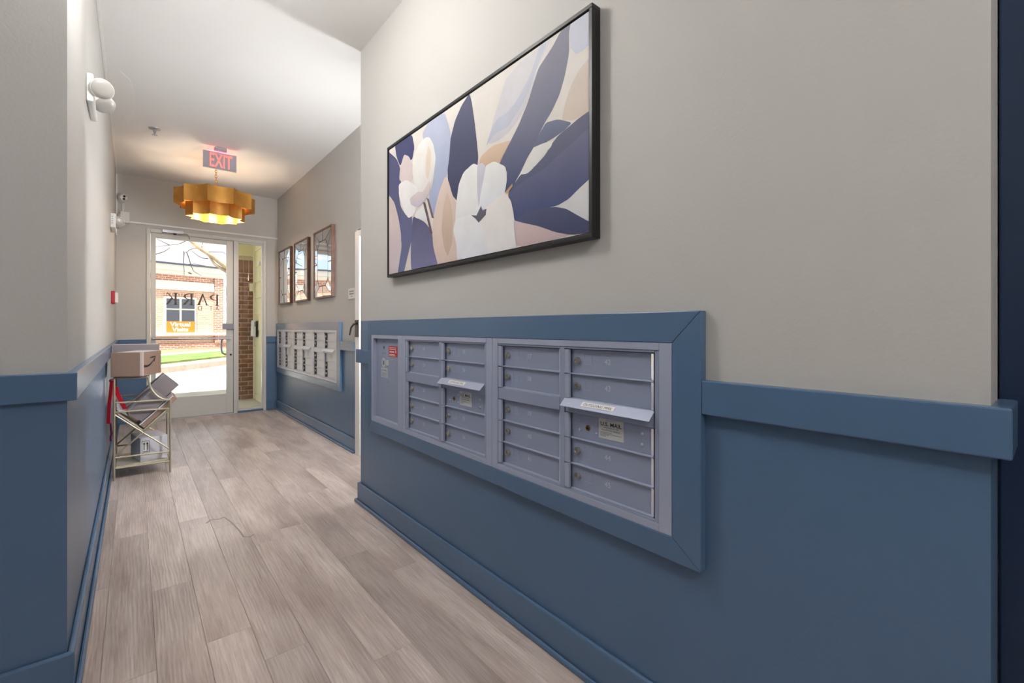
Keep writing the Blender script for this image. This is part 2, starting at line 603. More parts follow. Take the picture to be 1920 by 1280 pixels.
struct(bx('wall_left', 'wall_paint', -1.62, XL, YN, 6.62, 0, CEIL), 'left hallway wall, off-white above and blue below', 'wall')
struct(bx('wall_right', 'wall_paint_mail', XR, 1.62, 0.07, 2.70, 0, CEIL), 'near right wall holding the large mailboxes and the painting', 'wall')
struct(bx('wall_right_entry', 'wall_paint', XR, 1.62, -2.2, -0.95, 0, CEIL), 'wall beyond the navy door beside the camera', 'wall')
m_ = MB().box(XF, 1.62, 3.758, 6.62, 0, CEIL)
m_.box(XF, 1.62, 2.70, 3.758, 1.87, CEIL)
struct(m_.build('wall_far_right', 'wall_paint'), 'set-back far right wall with three mirrors and small mailboxes', 'wall')
m_ = MB().box(XL, 0.108, YE, 6.62, 0, CEIL)
m_.box(1.302, XF, YE, 6.62, 0, CEIL)
m_.box(0.108, 1.302, YE, 6.62, 2.165, CEIL)
struct(m_.build('wall_end', 'wall_paint'), 'end wall around the glass entrance door', 'wall')
struct(bx('wall_back', 'wall_paint', -1.74, 1.62, -2.32, -2.2, 0, CEIL), 'wall behind the camera', 'wall')
struct(bx('wall_near_left', 'wall_paint', -1.74, -1.62, -2.2, YN, 0, CEIL), 'side wall of the lobby left of the camera', 'wall')
m_ = MB().box(1.22, 1.62, -0.95, 0.07, 2.12, CEIL)
struct(m_.build('wall_over_door', 'navy_paint'), 'wall above the navy door beside the camera', 'wall')


def lrun(pts, t, side):
    """offset band polygon along a polyline (xy), thickness t to one side"""
    n = len(pts)
    out = []
    for i in range(n):
        p = Vector(pts[i])
        d0 = (p - Vector(pts[i - 1])).normalized() if i > 0 else None
        d1 = (Vector(pts[i + 1]) - p).normalized() if i < n - 1 else None
        if d0 is None: d0 = d1
        if d1 is None: d1 = d0
        n0 = Vector((-d0.y, d0.x)) * side; n1 = Vector((-d1.y, d1.x)) * side
        m = (n0 + n1)
        m = m / max(m.length_squared / 2, 1e-6)
        out.append(p + m * t)
    return [tuple(p) for p in pts] + [tuple(p) for p in reversed(out)]


def band(name, pts, t, side, z0, z1, m, parent=None, bevel=0.003):
    return MB().prism(lrun(pts, t, side), (0, 0, 0), (1, 0, 0), (0, 1, 0), (0, 0, 1), z0, z1).build(name, m, parent, bevel)


G = 0.0004
# polylines run along wall faces; side chosen so the band stands into the room
L_POLY = [(-1.61, YN - G), (XL + G, YN - G), (XL + G, YE - 0.001)]
R_POLY = [(1.168, 0.07 - G), (XR - G, 0.07 - G), (XR - G, 0.541)]
R_STUB = [(XR - G, 2.527), (XR - G, 2.70 + G), (1.30, 2.70 + G)]
R_BASE = [(1.168, 0.07 - G), (XR - G, 0.07 - G), (XR - G, 2.70 + G), (1.42, 2.70 + G)]
F_BASE = [(XF - G, 3.759), (XF - G, YE - 0.001)]
ntrim = [0]


def trim(pts, t, side, z0, z1, label, m='trim_blue', bevel=0.003):
    ntrim[0] += 1
    return struct(band('trim_%d' % ntrim[0], pts, t, side, z0, z1, m, None, bevel), label, 'trim')


trim(L_POLY, 0.022, -1, 0.842, 0.922, 'blue chair rail wrapping the corner of the left wall')
trim(R_POLY, 0.024, -1 * -1, 0.846, 0.926, 'blue chair rail at the right edge, ending beside the navy door')
trim(R_STUB, 0.022, 1, 0.842, 0.922, 'short blue chair rail stub left of the large mailboxes')
trim([(XF - G, 3.76), (XF - G, 4.10)], 0.022, 1, 0.852, 0.932, 'blue chair rail between the far mailboxes and the white door')
trim([(XL + 0.024, YE - G), (0.106, YE - G)], 0.02, -1, 0.842, 0.922, 'blue chair rail on the end wall behind the boxes')
trim([(1.304, YE - G), (XF - 0.002, YE - G)], 0.02, -1, 0.862, 0.942, 'blue chair rail right of the sidelight window')


def baseboard(name, pts, side, label):
    o = struct(band(name, pts, 0.016, side, 0, 0.118, 'trim_blue', None, 0.006), label, 'baseboard')
    sp = lrun(pts, 0.0165, side)
    k = len(pts)
    outer = list(reversed(sp[k:]))
    band('shoe_moulding', [tuple(p) for p in outer], 0.014, side, 0, 0.02, 'trim_blue', o, 0.007)
    return o


baseboard('baseboard_left', L_POLY, -1, 'blue baseboard along the left wall and its near corner')
baseboard('baseboard_right', R_BASE, 1, 'blue baseboard below the large mailboxes')
baseboard('baseboard_far_right', F_BASE, 1, 'blue baseboard below the far mailboxes')
baseboard('baseboard_end', [(1.304, YE - G), (XF - 0.034, YE - G)], -1, 'short blue baseboard right of the sidelight window')


def surround(y0, y1, z0, z1, iy0, iy1, iz0, iz1, x0, x1, label):
    ntrim[0] += 1
    g = 0.0005
    r = tag(empty('trim_%d' % ntrim[0], (x1, (y0 + y1) / 2, z0)), label, 'trim', None, 'structure')
    polys = [[(y0, z1), (y1, z1), (iy1, iz1 + g), (iy0, iz1 + g)], [(y0, z0), (iy0, iz0 - g), (iy1, iz0 - g), (y1, z0)],
             [(y0, z0 + g), (y0, z1 - g), (iy0 - g, iz1), (iy0 - g, iz0)], [(y1, z0 + g), (iy1 + g, iz0), (iy1 + g, iz1), (y1, z1 - g)]]
    for p in polys:
        MB().prism(p, (0, 0, 0), (0, 1, 0), (0, 0, 1), (1, 0, 0), x0, x1).build('frame_board', 'trim_blue', r, 0.0018)
    return r


XW = 1.029
surround(0.541, 2.527, 0.470, 1.091, 0.617, 2.483, 0.530, 1.012, XW, XR - G, 'mitred blue board frame around the large mailboxes')
surround(4.10, 6.455, 0.482, 1.105, 4.188, 6.410, 0.546, 1.030, 1.411, XF - G, 'blue board frame around the far mailboxes')

# ------------------------------------------------------------------ navy door at the right edge
d3 = tag(empty('door_3', (1.2, -0.45, 0)), 'dark navy door and frame in the recess at the right edge', 'door', None, 'structure')
bx('jamb', 'navy_paint', 1.172, 1.30, 0.012, 0.068, 0, 2.12, d3, 0.003)
bx('door_stop', 'navy_paint', 1.20, 1.30, -0.004, 0.0115, 0, 2.10, d3, 0.002)
bx('door_leaf', 'navy_paint', 1.222, 1.262, -0.90, -0.005, 0.006, 2.10, d3, 0.002)
bx('jamb', 'navy_paint', 1.172, 1.30, -0.949, -0.905, 0, 2.12, d3, 0.003)

# ------------------------------------------------------------------ white door in the set-back wall
d2 = tag(empty('door_2', (1.46, 3.2, 0)), 'white side door seen edge-on past the wall corner', 'door', None, 'structure')
bx('jamb', 'white_gloss', 1.418, 1.50, 3.664, 3.756, 0, 1.85, d2, 0.003)
bx('jamb', 'white_gloss', 1.418, 1.50, 2.705, 2.76, 0, 1.85, d2, 0.003)
bx('head_jamb', 'white_gloss', 1.418, 1.50, 2.762, 3.662, 1.80, 1.85, d2, 0.003)
bx('door_leaf', 'white_gloss', 1.452, 1.492, 2.765, 3.66, 0.006, 1.797, d2, 0.002)
lp = bx('latch_plate', 'black_plastic', 1.412, 1.4175, 3.675, 3.745, 0.975, 1.115, d2, 0.002)
m_ = MB(); m_.tube([(1.412, 3.72, 1.09), (1.395, 3.725, 1.08), (1.375, 3.73, 1.05), (1.366, 3.735, 0.99)], [0.009, 0.009, 0.007, 0.005], 8)
m_.build('lever', 'black_plastic', d2)

# ------------------------------------------------------------------ entrance door, sidelight and their frame
DX0, DX1 = 0.108, 1.302
fr = tag(empty('trim_%d' % (ntrim[0] + 1), (0.7, 6.53, 0)), 'pale painted metal frame of the entrance door and sidelight', 'door frame', None, 'structure')
ntrim[0] += 1
FY0, FY1 = 6.486, 6.60
bx('jamb', 'door_white', DX0, 0.142, FY0, FY1, 0, 2.162, fr, 0.002)
bx('mullion', 'door_white', 0.944, 0.984, FY0, FY1, 0, 2.118, fr, 0.002)
bx('jamb', 'door_white', 1.27, DX1, FY0, FY1, 0, 2.162, fr, 0.002)
bx('head', 'door_white', 0.143, 1.269, FY0, FY1, 2.12, 2.162, fr, 0.002)
bx('sill', 'trim_blue', 0.985, 1.269, FY0, FY1, 0, 0.022, fr, 0.002)
bx('threshold', 'steel', 0.143, 0.943, 6.48, FY1, 0, 0.008, fr, 0.002)

door = tag(empty('door_1', (0.54, 6.52, 0)), 'glazed entrance door with reversed PARK lettering and push bar', 'door', None, 'structure')
dy0, dy1 = 6.508, 6.552
bx('stile', 'door_white', 0.146, 0.190, dy0, dy1, 0.012, 2.114, door, 0.002)
bx('stile', 'door_white', 0.872, 0.940, dy0, dy1, 0.012, 2.114, door, 0.002)
bx('top_rail', 'door_white', 0.1905, 0.8715, dy0, dy1, 2.066, 2.114, door, 0.002)
bx('bottom_rail', 'door_white', 0.1905, 0.8715, dy0, dy1, 0.012, 0.246, door, 0.002)
pane = bx('pane', 'clear_glass', 0.191, 0.871, 6.527, 6.533, 0.2465, 2.0655, door)
m_ = MB(); m_.tube([(0.160, 6.475, 0.927), (0.905, 6.475, 0.925)], 0.013, 10)
pb = m_.build('push_bar', 'steel', door)
for xx in (0.168, 0.900):
    bx('bracket', 'steel', xx - 0.012, xx + 0.012, 6.476, 6.5075, 0.912, 0.94, pb, 0.002)
bx('latch_housing', 'latch_grey', 0.828, 0.944, 6.468, 6.507, 1.03, 1.102, door, 0.004)
m_ = MB(); m_.tube([(0.905, 6.553, 0.93), (0.86, 6.58, 0.93), (0.832, 6.59, 0.90), (0.828, 6.59, 0.86), (0.828, 6.59, 0.78), (0.84, 6.59, 0.74), (0.87, 6.58, 0.722), (0.915, 6.553, 0.72)], 0.011, 10)
m_.build('pull_handle', 'steel', door)
MB().lathe([(0.012, 0), (0.012, 0.006), (0.008, 0.008)], (0.915, 6.5078, 0.722), (0, -1, 0), 12).build('screw_cap', 'dark_bronze', door)

# lettering on the glass, written to be read from the street
GY = 6.5262


def glyph(letter, x_right, w, z0, hgt):
    mb = MB()

    def poly(pts):
        mb.prism([(a * w, b * hgt) for a, b in pts], (x_right, GY, z0), (-1, 0, 0), (0, 0, 1), (0, -1, 0), 0, 0.0006)

    def bowl(cx, cz, rx, rz, ix, iz):
        n = 12
        for i in range(n):
            a0 = PI / 2 - PI * i / n; a1 = PI / 2 - PI * (i + 1) / n
            poly([(cx + rx * math.cos(a0), cz + rz * math.sin(a0)), (cx + rx * math.cos(a1), cz + rz * math.sin(a1)),
                  (cx + ix * math.cos(a1), cz + iz * math.sin(a1)), (cx + ix * math.cos(a0), cz + iz * math.sin(a0))])
    if letter in 'PRK':
        poly([(0.10, 0), (0.30, 0), (0.30, 1), (0.10, 1)])
        poly([(0, 0), (0.42, 0), (0.42, 0.05), (0, 0.05)])
        poly([(0, 0.95), (0.40 if letter == 'K' else 0.10, 0.95), (0.40 if letter == 'K' else 0.10, 1), (0, 1)])
    if letter in 'PR':
        bowl(0.30, 0.73, 0.68, 0.27, 0.46, 0.22)
    if letter == 'R':
        poly([(0.36, 0.49), (0.58, 0.47), (1.05, 0), (0.80, 0)])
    if letter == 'K':
        poly([(0.30, 0.42), (0.88, 1), (1.0, 1), (0.36, 0.38)])
        poly([(0.44, 0.52), (0.58, 0.62), (1.10, 0), (0.86, 0)])
    if letter == 'A':
        poly([(0.10, 0), (0.22, 0), (0.55, 0.93), (0.48, 1.0)])
        poly([(0.44, 1.0), (0.56, 1.0), (0.94, 0), (0.74, 0)])
        poly([(0, 0), (0.30, 0), (0.30, 0.05), (0, 0.05)])
        poly([(0.66, 0), (1.0, 0), (1.0, 0.05), (0.66, 0.05)])
        for a in (0.44, 0.52):
            for b in (0.30, 0.38):
                poly([(a, b), (a + 0.055, b), (a + 0.055, b + 0.06), (a, b + 0.06)])
    return mb.build('letter', 'lettering_brown', pane)


glyph('P', 0.796, 0.098, 1.318, 0.136)
glyph('A', 0.694, 0.124, 1.318, 0.136)
glyph('R', 0.542, 0.100, 1.318, 0.136)
glyph('K', 0.392, 0.104, 1.318, 0.136)
for ch, xr, xl in (('A', 0.798, 0.756), ('T', 0.729, 0.700), ('D', 0.623, 0.581)):
    text(ch, 'lettering_brown', pane, ((xr + xl) / 2, GY, 1.284), (-1, 0, 0), (0, 0, 1), (0, -1, 0), width=xr - xl, height=0.052, name='letter')

win = tag(empty('window_1', (1.13, 6.53, 0.023)), 'narrow tall sidelight window right of the entrance door', 'window', None, 'structure')
for a in ((0.985, 0.998, 0.0225, 2.1195), (1.258, 1.2695, 0.0225, 2.1195)):
    bx('window_frame', 'door_white', a[0], a[1], 6.50, 6.56, a[2], a[3], win, 0.001)
bx('window_frame', 'door_white', 0.9985, 1.2575, 6.50, 6.56, 0.0225, 0.042, win, 0.001)
bx('window_frame', 'door_white', 0.9985, 1.2575, 6.50, 6.56, 2.10, 2.1195, win, 0.001)
bx('pane', 'clear_glass', 0.9985, 1.2575, 6.527, 6.533, 0.0425, 2.0995, win)

# door closer on the frame head
cl = thing('door_closer', (0.35, 6.47, 2.125), 'silver hydraulic closer with folding arm above the entrance door', 'door closer')
bx('closer_body', 'steel', 0.245, 0.445, 6.44, 6.4855, 2.125, 2.162, cl, 0.004)
m_ = MB(); m_.tube([(0.36, 6.43, 2.118), (0.47, 6.40, 2.122)], 0.007, 8)
m_.build('arm', 'steel', cl)
m_ = MB(); m_.tube([(0.47, 6.40, 2.122), (0.49, 6.44, 2.105), (0.50, 6.5075, 2.09)], 0.007, 8)
m_.build('arm', 'steel', cl)
MB().lathe([(0.014, 0), (0.014, 0.02), (0.01, 0.022)], (0.36, 6.43, 2.105), (0, 0, 1), 12).build('pivot', 'dark_bronze', cl)
tag(bx('door_sensor', 'white_plastic', 0.726, 0.866, 6.476, 6.4855, 2.135, 2.156, None, 0.003), 'slim white contact sensor above the entrance door', 'sensor')


# ================================================================== mailboxes
RZ = [0.985, 0.909, 0.832, 0.789, 0.712, 0.633, 0.556]


def mailbox_unit(yL, xm, zo, xback, label, numbers, near, mm, ml, group):
    """two columns of doors; yL is the far (image-left) edge, the unit runs towards -y"""
    W = 0.74
    Y = lambda a: yL - a
    r = thing('mailbox_unit', (xback, yL - W / 2, 0.53 + zo), label, 'mailbox', group)
    zt, zb = 1.012 + zo, 0.530 + zo
    fr_ = MB()
    fr_.box(xm, xback, Y(0.033), Y(0.0006), zb, zt)
    fr_.box(xm, xback, Y(W - 0.0006), Y(W - 0.036), zb, zt)
    fr_.box(xm, xback, Y(W - 0.0362), Y(0.0332), zt - 0.019, zt)
    fr_.box(xm, xback, Y(W - 0.0362), Y(0.0332), zb, zb + 0.019)
    fr_.build('unit_frame', ml, r, 0.0008)
    bx('back_plate', mm, xback - 0.002, xback - 0.0002, Y(W - 0.037), Y(0.034), zb + 0.0195, zt - 0.0195, r)
    inner = MB()
    inner.box(xm + 0.003, xback - 0.003, Y(0.370), Y(0.350), zb + 0.02, zt - 0.02)
    inner.box(xm + 0.003, xback - 0.003, Y(0.7035), Y(0.690), zb + 0.02, zt - 0.02)
    for c0 in (0.0335, 0.3705):
        c1 = c0 + 0.316 if c0 < 0.3 else 0.6895
        inner.box(xm + 0.003, xback - 0.003, Y(c1), Y(c0), 0.9865 + zo, 0.9925 + zo)
        inner.box(xm + 0.003, xback - 0.003, Y(c1), Y(c0), 0.5495 + zo, 0.5545 + zo)
    inner.build('inner_frame', mm, r, 0.0006)
    doors = [(0, 1), (1, 2), (3, 4), (4, 5), (5, 6)]
    ni = 0
    for ci, c in enumerate((0.036, 0.372)):
        t0, t1 = c, c + 0.018
        d0, d1 = c + 0.0185, c + 0.3115
        h0 = c + 0.309
        if ci == 0:    # blank filler bar in the middle
            bx('filler_bar', mm, xm + 0.003, xm + 0.009, Y(c + 0.312), Y(t0), RZ[3] + 0.001 + zo, RZ[2] - 0.001 + zo, r, 0.0008)
        else:
            bx('filler_bar', mm, xm + 0.006, xm + 0.010, Y(c + 0.312), Y(t0), RZ[3] + 0.001 + zo, RZ[2] - 0.001 + zo, r, 0.0008)
            # sloping outgoing-mail flap
            th = 0.0025
            a = [(xm + 0.004, RZ[2] + 0.002 + zo), (xm - 0.019, RZ[2] - 0.019 + zo), (xm - 0.0205, RZ[2] - 0.0215 + zo), (xm + 0.004, RZ[2] - 0.002 + zo)]
            fl = MB().prism(a, (0, 0, 0), (1, 0, 0), (0, 0, 1), (0, 1, 0), Y(c + 0.316), Y(c - 0.001)).build('mail_flap', ml, r, 0.0006)
            nrm = Vector((-0.021, 0, 0.023)).normalized()
            if near:
                dn = Vector((-0.023, 0, -0.021)).normalized()
                ctr = Vector((xm - 0.0075, Y(c + 0.138), RZ[2] - 0.0085 + zo)) + nrm * 0.0006
                lb = MB().prism([(-0.060, -0.0082), (0.060, -0.0082), (0.060, 0.0082), (-0.060, 0.0082)], ctr, (0, -1, 0), -dn, nrm, 0, 0.0005).build('label_strip', 'sticker_white', fl)
                text('OUTGOING MAIL', 'ink_black', fl, ctr + nrm * 0.0006, (0, -1, 0), -dn, nrm, width=0.104, height=0.0088, depth=0.0002, shear=0.25)
        for ri, (a_, b_) in enumerate(doors):
            z1, z0 = RZ[a_] - 0.0015 + zo, RZ[b_] + 0.0035 + zo
            bx('tab', ml, xm + 0.001, xm + 0.010, Y(t1), Y(t0), z0 - 0.002, z1, r, 0.0008)
            slot_door = (ci == 1 and ri == 2)
            dr = bx('door', mm, xm + 0.016, xm + 0.0195, Y(d1), Y(d0), z0, z1, r, 0.0006)
            # rolled lip below the door
            bx('ledge', ml, xm + 0.007, xm + 0.0195, Y(c + 0.311), Y(d0), z0 - 0.0045, z0 - 0.0004, r, 0.001)
            MB().prism([(xm + 0.0155, Y(c + 0.3005)), (xm + 0.0135, Y(c + 0.3005)), (xm + 0.0088, Y(c + 0.3105)), (xm + 0.0088, Y(c + 0.3115)), (xm + 0.0155, Y(c + 0.3115))],
                       (0, 0, 0), (1, 0, 0), (0, 1, 0), (0, 0, 1), z0 + 0.001, z1 - 0.001).build('hinge', 'mail_hinge', dr)
            zc = (z0 + z1) / 2
            if slot_door:
                if near:
                    ys, zs = Y(c + 0.168), zc + 0.008
                    xf = xm + 0.0158
                    MB().prism([(-0.044, -0.029), (0.044, -0.029), (0.044, 0.029), (-0.044, 0.029)], (xf, ys, zs), (0, -1, 0), (0, 0, 1), (-1, 0, 0), 0, 0.0005).build('sticker', 'sticker_silver', dr)
                    e = (0, -1, 0), (0, 0, 1), (-1, 0, 0)
                    text('USPS MFR CO.', 'ink_grey', dr, (xf - 0.0006, ys, zs + 0.0235), *e, width=0.040, height=0.0042, depth=0.0002)
                    text('U.S. MAIL', 'ink_black', dr, (xf - 0.0006, ys, zs + 0.0135), *e, width=0.074, height=0.0115, depth=0.0002, bold=0.02)
                    text('APPROVED BY THE', 'ink_black', dr, (xf - 0.0006, ys, zs + 0.003), *e, width=0.054, height=0.0046, depth=0.0002)
                    text('POSTMASTER GENERAL', 'ink_black', dr, (xf - 0.0006, ys, zs - 0.004), *e, width=0.066, height=0.0046, depth=0.0002)
                    lines = MB()
                    for q in range(4):
                        lines.box(xf - 0.0008, xf - 0.0006, ys + 0.038 - (0.042, 0.074, 0.03, 0.02)[q], ys + 0.038, zs - 0.0118 - q * 0.0036, zs - 0.0103 - q * 0.0036)
                    lines.build('small_print', 'ink_grey', dr)
                    for a2, b2 in ((0.050, 0.016), (0.050, -0.014), (0.115, 0.014), (0.115, -0.015), (0.271, 0.014), (0.271, -0.016)):
                        MB().lathe([(0.0046, 0), (0.0042, 0.002), (0.0026, 0.0034), (0.0006, 0.004)], (xf, Y(c + a2), zc + 0.002 + b2), (-1, 0, 0), 10).build('rivet', 'mail_metal_light', dr)
                    MB().lathe([(0.0085, 0), (0.0085, 0.0015), (0.0075, 0.003), (0.003, 0.003)], (xf, Y(c + 0.083), zc - 0.001), (-1, 0, 0), 14).build('slot_lock', 'brass', dr)
                    bx('keyhole', 'slot_and_shade', xf - 0.0036, xf - 0.0031, Y(c + 0.083) - 0.005, Y(c + 0.083) + 0.005, zc - 0.003, zc + 0.001, dr)
                else:
                    bx('sticker', 'sticker_silver', xm + 0.0152, xm + 0.0158, Y(c + 0.21), Y(c + 0.13), zc - 0.02, zc + 0.03, dr)
                continue
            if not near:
                bx('gap_shade', 'slot_and_shade', xm + 0.0145, xm + 0.0158, Y(c + 0.072), Y(c + 0.021), z0 + 0.004, z1 - 0.004, dr)  # dark strip painting the shade in the gap between tab and door
            lk = MB().lathe([(0.0115, 0), (0.0115, 0.007), (0.0098, 0.010), (0.0052, 0.0105), (0.0048, 0.0085)], (xm + 0.0158, Y(c + 0.043), zc + 0.002), (-1, 0, 0), 16).build('lock', 'lock_nickel', dr)
            if near:
                # recessed card window outlined on the door
                cs = MB()
                xa, xb = xm + 0.0152, xm + 0.0158
                y_a, y_b, zz0, zz1 = Y(c + 0.098), Y(c + 0.070), zc - 0.007, zc + 0.022
                cs.box(xa, xb, y_a, y_b, zz0 - 0.0012, zz0); cs.box(xa, xb, y_a, y_b, zz1, zz1 + 0.0007)
                cs.box(xa, xb, y_b, y_b + 0.0007, zz0, zz1); cs.box(xa, xb, y_a - 0.0007, y_a, zz0, zz1)
                cs.build('card_slot', 'mail_metal_light', dr)
                text(str(numbers[ni]), 'number_paint', dr, (xm + 0.0158, Y(c + 0.156), zc + 0.004), (0, -1, 0), (0, 0, 1), (-1, 0, 0), height=0.0155, depth=0.0004, name='number')
                ni += 1
    return r


NEAR_G, FAR_G = 'large silver mailboxes on the near right wall', 'small silver mailboxes on the far right wall'
XM, XB = 1.0305, XR - 0.0006
mailbox_unit(1.357, XM, 0.0, XB, 'silver mailbox unit with doors numbered 37 to 45', [37, 38, 39, 40, 41, 42, 43, 44, 45], True, 'mail_metal', 'mail_metal_light', NEAR_G)
mailbox_unit(2.097, XM, 0.0, XB, 'silver mailbox unit with doors numbered 28 to 36, beside the red-stickered panel', [28, 29, 30, 31, 32, 33, 34, 35, 36], True, 'mail_metal', 'mail_metal_light', NEAR_G)
XM2, XB2 = 1.4125, XF - 0.0006
for i, (yl, lab) in enumerate(((6.409, 'far mailbox unit nearest the entrance door'), (5.669, 'middle of the three far mailbox units under the mirrors'), (4.929, 'far mailbox unit nearest the white side door'))):
    mailbox_unit(yl, XM2, 0.017, XB2, lab, None, False, 'far_metal', 'far_metal', FAR_G)

# tall access panel left of the boxes
pu = thing('mailbox_cabinet', (XB, 2.29, 0.53), 'tall plain mailbox access panel with red sticker', 'mailbox', NEAR_G)
m_ = MB()
m_.box(XM, XB, 2.4555, 2.4824, 0.530, 1.012)
m_.box(XM, XB, 2.0976, 2.1455, 0.530, 1.012)
m_.box(XM, XB, 2.1457, 2.4553, 0.992, 1.012)
m_.box(XM, XB, 2.1457, 2.4553, 0.530, 0.556)
m_.build('unit_frame', 'mail_metal_light', pu, 0.0008)
pd = bx('panel_door', 'mail_metal', XB - 0.0035, XB - 0.0005, 2.147, 2.454, 0.557, 0.991, pu, 0.0005)
xf = XB - 0.0037
m_ = MB(); m_.tube([(XM + 0.006, 2.149, 0.56), (XM + 0.006, 2.149, 0.988)], 0.0032, 8); m_.build('edge_bead', 'mail_hinge', pu)
EV = ((0, -1, 0), (0, 0, 1), (-1, 0, 0))
MB().prism([(-0.052, -0.028), (0.052, -0.028), (0.052, 0.028), (-0.052, 0.028)], (xf, 2.244, 0.925), *EV, 0, 0.0005).build('red_sticker', 'sticker_red', pd)
ln = MB()
for dz, a, b in ((0.020, -0.045, 0.042), (0.012, -0.045, 0.036), (0.0, -0.042, 0.015), (-0.004, -0.042, 0.015), (-0.016, -0.045, 0.02), (-0.022, -0.045, 0.03)):
    ln.box(xf - 0.0009, xf - 0.0006, 2.244 - b, 2.244 - a, 0.925 + dz - 0.0016, 0.925 + dz + 0.0016)
ln.box(xf - 0.0009, xf - 0.0006, 2.244 - 0.038, 2.244 - 0.028, 0.918, 0.932)
ln.build('sticker_print', 'sticker_white', pd)
ov = [(0.024 * math.cos(2 * PI * i / 20), 0.026 * math.sin(2 * PI * i / 20)) for i in range(20)]
MB().prism(ov, (xf, 2.362, 0.861), *EV, 0, 0.0005).build('round_sticker', 'sticker_silver', pd)
bx('sticker_mark', 'ink_grey', xf - 0.0009, xf - 0.0006, 2.352, 2.372, 0.848, 0.872, pd)
MB().prism([(-0.016, -0.014), (0.016, -0.014), (0.016, 0.014), (-0.016, 0.014)], (xf, 2.316, 0.862), *EV, 0, 0.0005).build('sticker', 'sticker_silver', pd)
MB().prism([(-0.040, -0.026), (0.040, -0.026), (0.040, 0.026), (-0.040, 0.026)], (xf, 2.352, 0.806), *EV, 0, 0.0005).build('sticker', 'sticker_silver', pd)
text('U.S. MAIL', 'ink_grey', pd, (xf - 0.0006, 2.352, 0.819), *EV, width=0.062, height=0.011, depth=0.0002, bold=0.02)
ln = MB()
for q in range(4):
    ln.box(xf - 0.0009, xf - 0.0006, 2.322, 2.384, 0.786 + q * 0.006, 0.788 + q * 0.006)
ln.build('small_print', 'ink_grey', pd)
MB().prism([(0, -0.011), (0.006, -0.003), (0.006, 0.004), (0, 0.010), (-0.006, 0.004), (-0.006, -0.003)], (xf, 2.358, 0.943), *EV, 0, 0.0006).build('keyhole', 'slot_and_shade', pd)
for yy, zz in ((2.368, 0.975), (2.345, 0.974), (2.367, 0.912), (2.345, 0.911), (2.31, 0.843), (2.31, 0.76)):
    MB().lathe([(0.003, 0), (0.002, 0.001)], (xf, yy, zz), (-1, 0, 0), 8).build('screw_hole', 'slot_and_shade', pd)
MB().lathe([(0.0055, 0), (0.005, 0.003), (0.002, 0.0045)], (xf, 2.254, 0.879), (-1, 0, 0), 10).build('rivet', 'mail_metal_light', pd)

